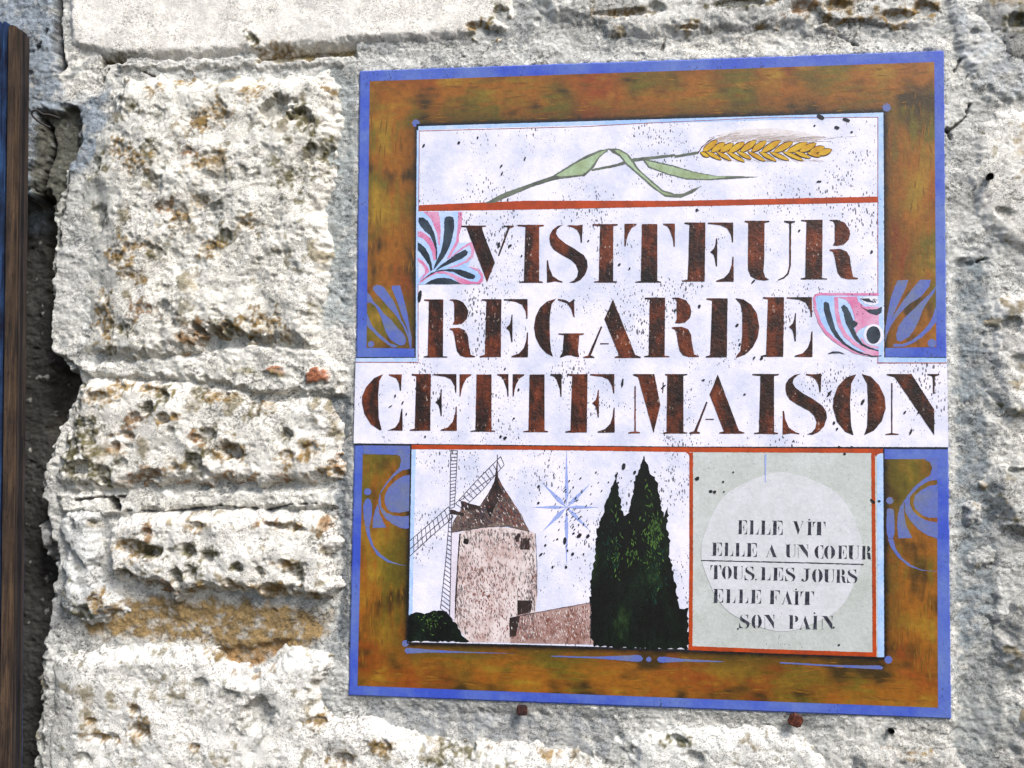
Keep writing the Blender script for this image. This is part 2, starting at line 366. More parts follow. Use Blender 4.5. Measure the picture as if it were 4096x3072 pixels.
P6 = [((2950,10),140,30,10,'l'),((3270,65),50,60,9,'l',30),((3450,100),190,40,7,'o',-8),((3600,60),120,40,6,'o'),((3080,130),60,35,7,'o'),((2490,48),160,22,5,'o'),((2750,105),70,16,4,'o'),
 ((3350,20),90,40,5,'o'),((2620,30),60,40,4,'g'),((3200,30),90,40,5,'r'),((2400,110),60,50,4,'g'),((3700,30),90,50,6,'o'),((2900,120),80,40,4,'g')]
P1 = [(z1(1600,250),28,60,3,'l',35),(z1(1760,310),90,36,6,'o'),(z1(750,370),80,25,4,'l'),((1960,130),110,50,9,'l'),((2010,60),60,60,6,'l'),((1900,100),60,30,5,'o'),((2025,165),45,50,9,'o')]
P8 = [((3960,707),20,20,13,'n'),((3890,500),55,40,4,'l'),((4010,850),60,40,4,'g'),((3950,460),50,30,5,'g')]
P9 = [((4060,1690),70,70,11,'l'),((3990,1690),40,40,6,'l'),((4050,1300),60,50,4,'g'),((4080,1450),60,60,4,'g')]
stones = [
 ('s1', [(140,-260),(1108,-260),(1108,-40),(1114,30),(1104,70),(1085,98),(1040,96),(960,88),(880,94),(760,100),(700,104),(560,118),(400,127),(280,130),(240,126),(200,118),(160,112),(142,95),(137,40)], 7, 8, .36, (.83,.79,.74), P1, [], 'pale smooth dressed block, topmost in the wall'),
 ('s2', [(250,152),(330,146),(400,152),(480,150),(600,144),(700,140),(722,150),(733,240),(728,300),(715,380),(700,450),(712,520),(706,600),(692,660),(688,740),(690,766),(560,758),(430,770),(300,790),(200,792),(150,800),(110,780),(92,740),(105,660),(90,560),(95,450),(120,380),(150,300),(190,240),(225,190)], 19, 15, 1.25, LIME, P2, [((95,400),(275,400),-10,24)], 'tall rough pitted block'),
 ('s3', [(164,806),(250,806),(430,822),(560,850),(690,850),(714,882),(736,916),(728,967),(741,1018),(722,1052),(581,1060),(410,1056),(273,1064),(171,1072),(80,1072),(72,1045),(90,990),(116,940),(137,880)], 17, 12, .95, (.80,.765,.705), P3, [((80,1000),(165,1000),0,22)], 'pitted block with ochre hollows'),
 ('s4', [(214,1180),(222,1140),(242,1116),(308,1106),(478,1098),(684,1100),(724,1120),(727,1174),(711,1208),(722,1243),(733,1267),(718,1300),(690,1312),(640,1296),(560,1300),(513,1290),(461,1288),(410,1294),(370,1308),(335,1282),(273,1269),(232,1250),(214,1215)], 22, 10, .9, (.84,.805,.75), P4, [], 'low block with a round left end and deep holes'),
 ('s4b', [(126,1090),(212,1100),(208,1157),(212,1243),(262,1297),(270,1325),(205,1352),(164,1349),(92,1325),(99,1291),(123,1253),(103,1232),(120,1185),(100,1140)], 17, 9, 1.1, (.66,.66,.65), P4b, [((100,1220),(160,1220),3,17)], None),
 ('lump', [(62,1130),(100,1120),(128,1140),(126,1180),(105,1218),(80,1215),(66,1180)], -6, 8, .9, (.42,.42,.42), [], [], None),
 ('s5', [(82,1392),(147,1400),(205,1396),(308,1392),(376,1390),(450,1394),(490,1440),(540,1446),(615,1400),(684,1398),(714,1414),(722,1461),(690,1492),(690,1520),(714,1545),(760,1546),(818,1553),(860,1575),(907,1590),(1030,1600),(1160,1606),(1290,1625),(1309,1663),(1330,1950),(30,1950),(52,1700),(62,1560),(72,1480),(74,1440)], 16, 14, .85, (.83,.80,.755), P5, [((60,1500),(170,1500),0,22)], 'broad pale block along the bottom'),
 ('s6', [(1135,-260),(1135,10),(1175,50),(1300,88),(1450,96),(1600,90),(1750,88),(1900,84),(2010,68),(2060,30),(2060,-260)], 8, 16, .85, (.70,.685,.65), P6, [], None),
 ('s7', [(2085,20),(2130,-40),(2150,-260),(2560,-260),(2560,180),(2240,190),(2160,150),(2110,90)], 7, 16, .9, (.36,.355,.34), [((4070,90),60,50,6,'l')], [], None),
 ('s8', [(2085,290),(2110,245),(2140,222),(2230,212),(2700,215),(2700,570),(2300,575),(2212,565),(2150,535),(2112,495),(2088,450),(2078,380)], 8, 16, .5, (.74,.715,.675), P8, [], None),
 ('s9', [(2135,660),(2160,620),(2230,605),(2640,600),(2640,950),(2300,940),(2212,930),(2175,940),(2145,905),(2128,830),(2132,740)], 10, 14, .7, (.74,.715,.675), P9, [], None),
 ('s9b', [(2140,1005),(2212,985),(2500,980),(2500,1180),(2280,1190),(2205,1168),(2165,1150),(2152,1110),(2128,1050)], 15, 12, .7, (.54,.53,.50), [((4090,1885),60,20,7,'g')], [], None),
 ('s10', [(2172,1290),(2230,1262),(2560,1250),(2560,1440),(2300,1465),(2212,1470),(2168,1440),(2158,1370)], 10, 16, .8, (.44,.43,.40), [], [], None),
 ('s10b', [(2190,1520),(2300,1490),(2600,1500),(2600,1950),(2200,1950),(2182,1640)], 9, 16, .8, (.46,.44,.41), [], [], None),
 ('s10c', [(2085,1185),(2130,1165),(2160,1190),(2150,1240),(2105,1250),(2080,1225)], 5, 9, .8, (.56,.56,.54), [], [], None),
 ('s10d', [(2075,1085),(2105,1070),(2130,1090),(2125,1130),(2095,1145),(2074,1125)], 6, 7, .8, (.52,.52,.52), [], [], None),
 ('s11', [(1345,1590),(1400,1570),(1560,1556),(1680,1566),(1760,1590),(1800,1640),(1800,1950),(1370,1950),(1350,1690)], 8, 12, .8, (.76,.745,.71), [((2710,2960),60,30,5,'l'),((2770,3030),60,40,5,'g')], [], None),
 ('s12', [(1840,1610),(1960,1600),(2060,1620),(2120,1700),(2150,1950),(1830,1950),(1825,1700)], 9, 12, .9, (.50,.485,.45), [((3620,2990),90,50,6,'o')], [], None),
]
# plain courses beyond the frame
def course(y0, y1, x0, x1, seed):
    r_ = random.Random(seed); x_ = x0
    while x_ < x1-60:
        w_ = r_.uniform(260,620); xe = min(x_+w_, x1)
        j = lambda: r_.uniform(-14,14)
        stones.append(('far', [(x_+14+j(),y0+14+j()),((x_+xe)/2,y0+12+j()),(xe-14+j(),y0+14+j()),(xe-12+j(),(y0+y1)/2),(xe-14+j(),y1-14+j()),((x_+xe)/2,y1-12+j()),(x_+14+j(),y1-14+j()),(x_+12+j(),(y0+y1)/2)], r_.uniform(12,20), 11, r_.uniform(.6,1.1), (lambda g: tuple(c*g for c in LIME))(r_.uniform(.84,1.0)), [], [], None))
        x_ = xe+6
course(-1250,-800,-1500,3900,1); course(-780,-290,-1500,3900,2)
course(1970,2400,-1500,3900,3); course(2420,2900,-1500,3900,4)
for i, (a_, b_) in enumerate([(-270,180),(200,560),(590,950),(970,1240),(1260,1500),(1520,1950)]):
    course(a_, b_, 2620 if i else 2580, 3900, 10+i); course(a_, b_, -1500, -330, 20+i)

COVER = np.zeros(X.shape, bool)
for key, outl, hh, edge, rough, colr, pits, slopes, lab in stones:
    hm = hh*MM
    P = src_np(Dp(outl), hm)
    i0, i1 = np.searchsorted(xs, [P[:,0].min()-.02, P[:,0].max()+.02]); j0, j1 = np.searchsorted(zs, [P[:,1].min()-.02, P[:,1].max()+.02])
    i0 = max(i0,0); j0 = max(j0,0)
    if i1-i0 < 4 or j1-j0 < 4: continue
    J, I = slice(j0,j1), slice(i0,i1)
    so_ = abs(hash(tuple(colr)+(round(outl[0][0]),)))%7-3
    s_ = sdist(X[J,I], Z[J,I], P)+(.0042*NE[J,I]+.0022*NM[J,I])*(1.0 if rough > .4 else .4)+.0014*NF[J,I]
    e = edge*1.6*MM; t_ = np.clip(s_/e, 0, 1)
    low = -5*MM if hh > 0 else -46*MM
    prof = .45*np.sqrt(np.clip(1-(1-t_)**2.2, 0, 1))+.55*t_*t_*(3-2*t_)
    Hs = low+(hm-low)*prof+np.minimum(s_, 0)*4.5
    tk = np.clip(s_/(e*1.5), 0, 1)
    rgm = np.clip(.5+1.6*NC3[J,I]+.9*NB[J,I],.05,1)
    rel = 4.6*NB[J,I]+3.3*NM[J,I]+.9*rgm*(NR[J,I]-.3)+.48*rgm*NF[J,I]+.24*rgm*NG[J,I]
    Hs += rough*rel*MM*(.25+.75*tk)
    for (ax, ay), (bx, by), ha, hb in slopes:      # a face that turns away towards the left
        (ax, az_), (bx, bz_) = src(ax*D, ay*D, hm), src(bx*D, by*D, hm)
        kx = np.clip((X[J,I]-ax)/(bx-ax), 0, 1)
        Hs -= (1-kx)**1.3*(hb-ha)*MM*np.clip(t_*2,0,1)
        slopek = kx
    Pg = np.empty(Hs.shape+(3,)); c0 = np.array(colr)
    mot = (1+.13*NC[J,I]+.10*NC2[J,I])[...,None]
    Pg[:] = c0*mot
    k = np.clip((NC3[J,I]+.5*NC[J,I]-.15)*2,0,1)[...,None]*.4; Pg = Pg*(1-k)+np.array([.58,.57,.55])*k
    if rough > .4:
        k = np.clip((NC[J,I]+.45*NC2[J,I]-.5)*3,0,1)[...,None]*.5; Pg = Pg*(1-k)+OCH*k*1.1
    if slopes:      # shade painted in blue-grey, with some algae, on the flank next to the shutter
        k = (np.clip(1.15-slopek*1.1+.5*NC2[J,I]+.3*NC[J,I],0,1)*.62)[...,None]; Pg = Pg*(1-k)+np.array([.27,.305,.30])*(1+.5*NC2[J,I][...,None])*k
    if rough > .4:      # lichen tints
        k = np.clip((NC2[J,I]+.6*NC[J,I]+.35*NF[J,I]-.55)*3,0,1)[...,None]*.6; Pg = Pg*(1-k)+np.array([.25,.20,.10])*k
    # pits
    xs_, zs_, X_, Z_ = xs, zs, X, Z
    full = np.zeros(1)
    HF = np.zeros(X.shape) if pits else None
    if pits:
        PF = np.zeros(X.shape+(3,)); PF[J,I] = Pg; HF[J,I] = Hs; WT = np.zeros(X.shape)
        for p in pits: stamp(HF, PF, WT, (p[0], p[1]*(1.2 if key == 's2' else 1), p[2]*(1.2 if key == 's2' else 1), p[3]*(.55 if key == 's2' and p[3] < 8 else 1))+tuple(p[4:]), hm, 1.7 if key == 's2' else 1)
        Hs = HF[J,I]; Pg = PF[J,I]
    if rough > .4:
        T = np.zeros(X.shape); nn = int((xs[min(i1,len(xs)-1)]-xs[i0])*(zs[min(j1,len(zs)-1)]-zs[j0])*(9000 if key != 'far' else 1500))
        sprinkle(T, (xs[i0],xs[min(i1,len(xs)-1)]), (zs[j0],zs[min(j1,len(zs)-1)]), nn, (.001,.0032), .0016*min(rough,1))
        Hs = Hs+T[J,I]
    # under the plaque's edge nothing stands proud of it
    Hs = np.where(sp_[J,I] > -.004, np.minimum(Hs, 4.5*MM), Hs)
    keep = (s_ > -.007)&(sp_[J,I] < .012)
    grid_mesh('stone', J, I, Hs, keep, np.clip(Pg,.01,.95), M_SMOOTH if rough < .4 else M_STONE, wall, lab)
    COVER[J,I] |= (s_ > .009)&(Hs > HM[J,I]+.003)
grid_mesh('mortar', slice(None), slice(None), HM, (~COVER)&(sp_ < .012), np.clip(PM,.01,.95), M_MORTAR, wall)
del COVER

# ------------------------------------------------------------------ the plaque
FRONT = 7*MM
def Zf(x0, y0, s_): return lambda p: (x0+p[0]/s_, y0+p[1]/s_)
ZA, ZB, ZC, ZD = Zf(1400,160,1.7015), Zf(2600,160,1.7015), Zf(1400,800,1.6592), Zf(2600,800,1.6592)
ZE, ZF_, ZG = Zf(1360,1740,1.4298), Zf(2100,1740,1.43), Zf(2700,1740,1.43)
ZFL, ZFR, ZOL = Zf(1640,820,4.74), Zf(3240,1140,3.95), Zf(1400,1110,4.74)
ZOBL, ZOBR, ZW, ZS = Zf(1400,1760,3.0733), Zf(3480,1760,2.9118), Zf(2760,480,3.16), Zf(0,0,1)

plaque = empty('painted_plaque', (0,-FRONT,PZ0-PH))
tag(plaque, 'square painted enamel plaque with blue border, windmill picture and brown French lettering', 'plaque')

class Sheet:
    """flat paint: polygons laid in the front plane at one level"""
    cnt = 0
    def __init__(s, level, jit=.00012):
        s.v, s.f, s.lv, s.j, s.k, s.st = [], [], level, jit, 0, []
    def poly(s, pts, z=ZS, res=.0016, jit=None):
        P = src_np([z(p) for p in pts], FRONT)
        q = []
        j = s.j if jit is None else jit
        for i in range(len(P)):
            a_, b_ = P[i], P[(i+1)%len(P)]
            n_ = max(1, int(np.hypot(*(b_-a_))/res)) if res else 1
            for k_ in range(n_):
                c = a_+(b_-a_)*k_/n_
                q.append((c[0]+random.gauss(0,j), c[1]+random.gauss(0,j)))
        s.raw(q)
    def raw(s, q):
        y = -(FRONT+s.lv*MM+(s.k%12)*.006*MM); s.k += 1
        V = [Vector((c[0], y, c[1])) for c in q]
        base_ = len(s.v); s.st.append(base_)
        for t3 in tessellate_polygon([V]):
            a_, b_, c_ = (V[i] for i in t3)
            n_ = (b_-a_).cross(c_-a_)
            s.f.append(tuple(base_+i for i in (t3 if n_.y < 0 else t3[::-1])))
        s.v += V
    def ell(s, c, rx, ry=None, ang=0, z=ZS, n=22):
        ry = ry or rx; a0 = math.radians(ang)
        s.poly([(c[0]+rx*math.cos(t_)*math.cos(a0)-ry*math.sin(t_)*math.sin(a0), c[1]+rx*math.cos(t_)*math.sin(a0)+ry*math.sin(t_)*math.cos(a0)) for t_ in [2*math.pi*i/n for i in range(n)]], z, res=None)
    def line(s, pts, w_, z=ZS, w1=None, jit=None):
        pts = [Vector(p) for p in pts]; L, Rr = [], []
        n_ = len(pts)
        for i, p in enumerate(pts):
            d = (pts[min(i+1,n_-1)]-pts[max(i-1,0)]).normalized(); nn = Vector((-d.y,d.x))
            ww = (w_+(w1-w_)*i/(n_-1) if w1 is not None else w_)/2
            L.append(tuple(p+nn*ww)); Rr.append(tuple(p-nn*ww))
        s.poly(L+Rr[::-1], z, res=.003, jit=jit)
    def build(s, name, mat, label=None, parent=None):
        me = bpy.data.meshes.new(name); me.from_pydata([tuple(v) for v in s.v], [], s.f); me.materials.append(mat)
        o = link(name, me, plaque if parent is None else parent)
        if label: o['label'] = label
        return o

def build_each(S_, name, mat, label=None):
    comp = []; used = {}
    for f in S_.f:      # every polygon laid becomes a part of its own
        k_ = next(i for i in range(len(S_.st)-1, -1, -1) if S_.st[i] <= f[0]); used.setdefault(k_, []).append(f)
    for k_, fs in used.items():
        b0 = S_.st[k_]; b1 = S_.st[k_+1] if k_+1 < len(S_.st) else len(S_.v)
        me = bpy.data.meshes.new(name); me.from_pydata([tuple(v) for v in S_.v[b0:b1]], [], [tuple(i-b0 for i in f) for f in fs]); me.materials.append(mat)
        o = link(name, me, plaque)
        if label: o['label'] = label
SPK_ROT = (0, math.radians(28), 0)
def specks(n, dens, big=True):
    """dark pin-prick flaws of the glaze, drawn out towards the upper right and clustered"""
    v = n.map((1,1,.42), SPK_ROT)
    def layer(sc, r0, r1):
        q = n.n('TexVoronoi'); n.l(v, q.inputs['Vector']); q.inputs['Scale'].default_value = sc
        cl = n.noise(16 if sc > 250 else 11, 3, .6)
        th = n.ramp(cl, [(.40,0.0),(.66,1.0)])
        rnd = n.n('SeparateColor'); n.l(q.outputs['Color'], rnd.inputs[0])
        rad = n.math('MULTIPLY', n.math('MULTIPLY', th, n.math('MULTIPLY', rnd.outputs[0], rnd.outputs[1])), r1)
        rad = n.math('ADD', rad, r0)
        return n.math('LESS_THAN', q.outputs['Distance'], rad)
    a_ = n.math('MAXIMUM', layer(330, .05*dens, .66*dens), layer(600, .04, .85*dens))
    if big:
        b_ = layer(120, -.09, .42*dens)
        a_ = n.math('MAXIMUM', a_, b_)
    return a_
def paint(name, c, c2=None, amt=.6, sc=40, spk=.5, rough=.38, spkcol=(.03,.03,.04), spkamt=.85, stretch=None):
    n = NT(name)
    v = n.map(stretch) if stretch else None
    f = n.noise(sc, 5, .65, v)
    c2 = c2 or tuple(x*.55 for x in c)
    col = n.mix(n.ramp(f, [(.38,0.0),(.66,1.0)]), c, tuple(c[i]+(c2[i]-c[i])*amt for i in range(3)))
    g = n.noise(260, 3, .7)
    col = n.mix(.22, col, n.mix(1.0, col, g, 'OVERLAY'))
    h = n.math('MULTIPLY', g, .8)
    if spk > 0:
        s_ = specks(n, spk)
        col = n.mix(n.math('MULTIPLY', s_, spkamt), col, spkcol)
        h = n.math('SUBTRACT', h, n.math('MULTIPLY', s_, .5))
    n.bump(h, .35, .0007)
    return n.done(col, rough, .4)
BLUE = paint('blue_glaze', srgb(54,76,176), srgb(96,116,176), 1, 13, .5)
BLUE2 = paint('thin_blue_glaze', srgb(80,96,172), srgb(100,108,142), 1, 50, .2)
WHITE = paint('lavender_white_glaze', srgb(226,221,236), srgb(184,190,214), .8, 26, .82)
PINKW = paint('warm_white_glaze', srgb(214,206,222), srgb(190,180,190), .7, 30, .7)
LBLUE = paint('pale_blue_glaze', srgb(150,182,228), srgb(185,200,232), .9, 60, .4)
REDL = paint('thin_red_line', srgb(150,80,90), None, .5, 80, 0)
ORNG = paint('orange_glaze', srgb(172,64,22), srgb(132,52,26), .8, 60, .35, spkcol=(.08,.03,.02), stretch=(1,1,1))
BLACK = paint('black_glaze', srgb(22,22,26), srgb(50,50,60), .5, 90, 0)
INK = paint('small_letter_ink', srgb(16,20,32), srgb(84,86,100), .7, 260, .0)
PINK = paint('pink_glaze', srgb(196,108,152), srgb(206,160,188), .9, 45, .8)
PETAL = paint('dark_petal_glaze', srgb(30,38,48), srgb(62,74,88), .8, 70, .15)
GREEN = paint('pale_green_leaf_glaze', srgb(160,180,150), srgb(128,140,98), .8, 60, .4)
STEM = paint('stem_glaze', srgb(105,112,98), srgb(70,72,68), .8, 80, .4)
SAGE = paint('grey_green_glaze', srgb(186,190,190), srgb(168,172,168), .9, 26, .35)
MOON = paint('pale_disc_glaze', srgb(200,200,207), srgb(186,188,192), .9, 60, .35)
GOLD = paint('golden_kernel_glaze', srgb(196,160,42), srgb(176,124,28), .9, 75, .2)
DGOLD = paint('kernel_outline_glaze', srgb(90,50,30), srgb(50,30,30), .8, 90, 0)
AWN = paint('awn_glaze', srgb(188,178,180), srgb(170,150,140), .9, 90, .3)
HAZEP = paint('awn_wash_glaze', srgb(212,206,212), srgb(200,190,188), .9, 120, .5)
STAR = paint('star_blue_glaze', srgb(146,162,218), None, .2, 80, .3)
HAIR = paint('ink_line', srgb(52,46,58), srgb(80,70,80), .7, 90, 0)
DARKS = paint('windmill_dark_glaze', srgb(28,24,26), srgb(66,50,48), .8, 60, .3)

def letter_mat():
    n = NT('letter_glaze')
    f = n.noise(46, 5, .7, n.map((1,1,.55))); g = n.noise(240, 3, .75)
    c = n.ramp(f, [(.36,srgb(24,16,15)),(.48,srgb(50,26,19)),(.58,srgb(94,42,23)),(.72,srgb(120,60,32))])
    c = n.mix(.5, c, n.mix(1.0, c, n.ramp(g, [(.3,.1),(.7,.9)]), 'OVERLAY'))
    gl = n.math('MULTIPLY', n.ramp(n.noise(420, 2, .5, n.map((1,1,.5), (0,.6,0))), [(.66,0),(.70,1)]), n.ramp(n.noise(24,2,.5),[(.45,0),(.6,1)]))
    c = n.mix(n.math('MULTIPLY', gl, .8), c, srgb(170,150,140))  # small pale glints painted into the letter colour
    n.bump(g, .8, .0009)
    return n.done(c, .42, .4)
LETTER = letter_mat()

def tower_mat(name, c, r, d):
    n = NT(name)
    f = n.noise(30, 4, .65); g = n.noise(300, 3, .75, n.map((1,1,.5), (0,.3,0))); h = n.noise(60, 4, .7)
    col = n.mix(n.ramp(f, [(.4,0),(.65,1)]), c, r)
    col = n.mix(n.math('MULTIPLY', n.ramp(g, [(.5,0),(.6,1)]), n.ramp(h, [(.4,0),(.6,.85)])), col, d)
    col = n.mix(n.ramp(n.noise(380,2,.6), [(.58,0),(.74,.5)]), col, srgb(218,208,208))
    n.bump(g, .35, .0007)
    return n.done(col, .4, .4)
TOWER = tower_mat('windmill_tower_glaze', srgb(214,200,200), srgb(182,154,150), srgb(96,66,62))
ROOFM = tower_mat('windmill_roof_glaze', srgb(110,92,86), srgb(70,56,54), srgb(34,30,30))
HOUSE = tower_mat('low_house_glaze', srgb(168,140,136), srgb(140,104,96), srgb(92,60,54))
def cyp_mat():
    n = NT('cypress_glaze')
    f = n.noise(34, 4, .65, n.map((1,1,.5))); g = n.noise(200, 3, .8, n.map((1,1,.45)))
    c = n.ramp(f, [(.45,srgb(6,9,9)),(.6,srgb(10,22,14)),(.76,srgb(38,60,28))])
    c = n.mix(.7, c, n.mix(1.0, c, n.ramp(g, [(.35,.05),(.7,.95)]), 'OVERLAY'))
    n.bump(g, .3, .0006)
    return n.done(c, .4, .4)
CYP = cyp_mat()

# body of the plaque with a worn edge
def slab():
    ring = []
    n0 = len(POp)
    for i in range(n0):
        a_, b_ = POp[i], POp[(i+1)%n0]; k_ = max(1, int(np.hypot(*(b_-a_))/.003))
        for q in range(k_): ring.append(a_+(b_-a_)*q/k_)
    ring = np.array(ring); c = ring.mean(0); N = len(ring)
    jit = np.array([random.gauss(0,.00025) for _ in range(N)])
    out = (ring-c)/np.linalg.norm(ring-c, axis=1)[:,None]
    v, f = [], []
    for dy, ins in ((.0,.0022),(.0008,.0006),(.0022,0),(.016,0)):
        for i in range(N):
            p = ring[i]+out[i]*(jit[i]-ins); v.append((p[0], -FRONT+dy, p[1]))
    for L in range(3):
        for i in range(N):
            j = (i+1)%N; f.append((L*N+i, L*N+j, (L+1)*N+j, (L+1)*N+i))
    f.append(tuple(range(N))); f.append(tuple(range(4*N-1, 3*N-1, -1)))
    me = bpy.data.meshes.new('slab'); me.from_pydata(v, [], f); me.update()
    import bmesh
    bm = bmesh.new(); bm.from_mesh(me); bmesh.ops.recalc_face_normals(bm, faces=bm.faces); bm.to_mesh(me); bm.free()
    me.materials.append(BLUE)
    return link('slab', me, plaque)
slab()
def inset(P, d):
    P = [Vector(p) for p in P]; out = []; n_ = len(P)
    for i in range(n_):
        a_, b_, c_ = P[i-1], P[i], P[(i+1)%n_]
        d1 = (b_-a_).normalized(); d2 = (c_-b_).normalized(); nn = (Vector((-d1.y,d1.x))+Vector((-d2.y,d2.x))); nn.normalize()
        out.append(tuple(b_+nn*d))
    return out
S = Sheet(.05, 0)
S.poly(inset(PO, 8), res=None); S.build('blue_border', BLUE)
# ochre band: patches with pigment mottling
def band_mat():
    n = NT('ochre_glaze')
    at = n.n('Attribute', attribute_name='pigment').outputs['Color']
    g = n.noise(330, 3, .7)
    c = n.mix(.22, at, n.mix(1.0, at, g, 'OVERLAY'))
    c = n.mix(n.math('MULTIPLY', specks(n, .3), .7), c, (.02,.015,.01))
    n.bump(g, .4, .0007)
    return n.done(c, .36, .45)
BAND = band_mat()
inner = src_np([ZA((468,590)),ZB((1587,495)),(3533,1430),(3532,1792),ZG((1195,1270)),(2757,2599),(2100,2579),(1633,2569),(1647,1780),(1665,1448)], FRONT)
patches = [  # quads as source px: TL, TR, BR, BL
 [(1479,325),(3737,248),(3533,449),(1673,505)], [(1479,325),(1673,505),(1667,1394),(1466,1391)], [(3533,449),(3737,248),(3745,1388),(3535,1392)],
 [ZE((130,105)),ZE((405,112)),(1634,2572),ZE((100,1435))], [ZOBR((160,222)),(3748,1836),(3752,2831),ZG((1197,1272))],
 [(1634,2572),ZG((1197,1272)),(3752,2831),(1430,2743)]]
def band():
    vs, fs, n0 = [], [], 0
    for q in patches:
        P = src_np(q, FRONT); w_ = max(np.hypot(*(P[1]-P[0])), np.hypot(*(P[2]-P[3]))); h_ = max(np.hypot(*(P[3]-P[0])), np.hypot(*(P[2]-P[1])))
        nu, nv = int(w_/.0022)+2, int(h_/.0022)+2
        u, v = np.meshgrid(np.linspace(0,1,nu), np.linspace(0,1,nv))
        u, v = u.ravel()[:,None], v.ravel()[:,None]
        vs.append((P[0]*(1-u)+P[1]*u)*(1-v)+(P[3]*(1-u)+P[2]*u)*v)
        idx = np.arange(nu*nv).reshape(nv,nu)+n0; n0 += nu*nv
        fs.append(np.stack([idx[1:,:-1].ravel(), idx[1:,1:].ravel(), idx[:-1,1:].ravel(), idx[:-1,:-1].ravel()],1))
    V = np.concatenate(vs); Fq = np.concatenate(fs)
    x, z = V[:,0], V[:,1]
    a_ = fbm(x, z, 201, .07, 3, .5); b_ = fbm(x, z, 211, .09, 2, .5); c_ = fbm(x, z, 221, .05, 3, .55); d_ = fbm(x*1.0, z*1.0, 231, .006, 2)
    org, olv, brn, yel = [np.array(srgb(*c)) for c in ((134,82,22),(94,82,22),(58,42,16),(146,112,32))]
    C = np.tile(org, (len(x),1))
    def mx(C, k, c): k = np.clip(k,0,1)[:,None]; return C*(1-k)+c*k
    st_ = np.where(np.abs(z-(PZ0-PH/2)) > .272, fbm(x, z*5, 241, .03, 4), fbm(x*5, z, 251, .03, 4)); a_ = a_+.45*st_; b_ = b_+.35*st_; c_ = c_+.4*st_
    C = mx(C, (a_+.22)*1.9*.8, olv); C = mx(C, (b_-.1)*1.8*.7, np.array(srgb(124,54,18))); C = mx(C, (c_-.15)*1.9*.6, yel); C = mx(C, (-c_-.15)*1.9*.75, brn)
    di = -sdist(x, z, inner)
    C = mx(C, (1-di/.022+.6*c_)*.6, np.array(srgb(52,36,16))); C = mx(C, 1.3-di/.0045+.3*d_, np.array(srgb(14,12,14)))
    C *= (1+.18*d_)[:,None]
    me = bpy.data.meshes.new('ochre_band')
    VV = np.stack([x, np.full(len(x), -(FRONT+.14*MM)), z], 1)
    me.from_pydata(VV.tolist(), [], Fq.tolist())
    at = me.color_attributes.new('pigment','FLOAT_COLOR','POINT')
    cc = np.ones((len(x),4), np.float32); cc[:,:3] = np.clip(C,.003,1); at.data.foreach_set('color', cc.ravel())
    me.materials.append(BAND)
    import bmesh
    bm = bmesh.new(); bm.from_mesh(me)
    for f_ in bm.faces:
        if f_.normal.y > 0: f_.normal_flip()
    bm.to_mesh(me); bm.free()
    return link('ochre_band', me, plaque)
band()

# blue ornaments on the band
S = Sheet(.22, .0001)
for c, r_, z in [((449,567),25,ZA),((1610,460),28,ZB),((374,1192),19,ZE),((1220,1285),22,ZG),((708,1283),15,ZF_),((400,1265),60,ZOL),((1925,920),68,ZFR),((218,635),43,ZOBL),((230,705),42,ZOBR)]: S.ell(c, r_, z=z)
for L in ([(430,215),(445,165),(510,140),(590,155),(650,195),(740,320),(840,470),(910,640),(970,800),(1060,950),(1130,1100),(1165,1335),(1140,1335),(1100,1150),(1030,970),(960,850),(850,690),(700,530),(560,370),(470,280)],
          [(795,160),(950,150),(980,260),(1040,480),(1090,700),(1130,950),(1170,1130),(1165,1330),(1150,1250),(1110,1050),(1060,880),(1000,760),(920,520),(850,340),(795,220)],
          [(340,290),(400,350),(450,460),(560,570),(650,690),(780,800),(870,920),(980,1030),(1050,1130),(1065,1220),(1030,1280),(950,1290),(850,1240),(740,1150),(670,1010),(620,850),(560,690),(480,540),(400,480),(325,480),(325,290)],
          [(325,690),(360,780),(420,920),(530,1050),(650,1150),(760,1250),(890,1290),(885,1330),(800,1320),(700,1260),(560,1150),(440,1030),(320,920)]): S.poly(L, ZOL)
for L in ([(1640,535),(1715,530),(1690,600),(1650,680),(1610,770),(1580,860),(1560,950),(1556,900),(1575,760),(1600,640)],[(1790,530),(1862,530),(1855,570),(1800,640),(1720,690),(1660,750),(1600,830),(1570,900),(1562,940),(1570,850),(1620,760),(1680,670),(1740,590)]): S.poly(L, ZD)
for L in ([(1990,20),(1960,120),(1860,260),(1780,400),(1720,560),(1640,720),(1560,820),(1430,900),(1370,870),(1360,790),(1400,640),(1500,510),(1640,380),(1760,260),(1880,150)],
          [(2005,560),(1900,700),(1760,830),(1620,920),(1480,970),(1310,975),(1320,930),(1450,935),(1600,880),(1740,770),(1860,640),(1930,520),(1980,350),(2005,350)]): S.poly(L, ZFR)
S.poly([(383,1216),(500,1226),(700,1238),(1000,1250),(700,1246),(500,1244),(383,1250)], ZE); S.ell((386,1233),16,z=ZE)
S.poly([(150,1262),(400,1268),(560,1262),(640,1258),(665,1262),(676,1278),(665,1294),(640,1297),(560,1290),(400,1277),(150,1268)], ZF_)
S.poly([(755,1283),(765,1268),(800,1268),(900,1280),(1100,1292),(1144,1296),(1100,1298),(900,1296),(790,1302),(765,1299)], ZF_)
S.poly([(600,1298),(900,1315),(1080,1318),(1170,1318),(1192,1328),(1180,1341),(1080,1336),(900,1324),(600,1306)], ZG)
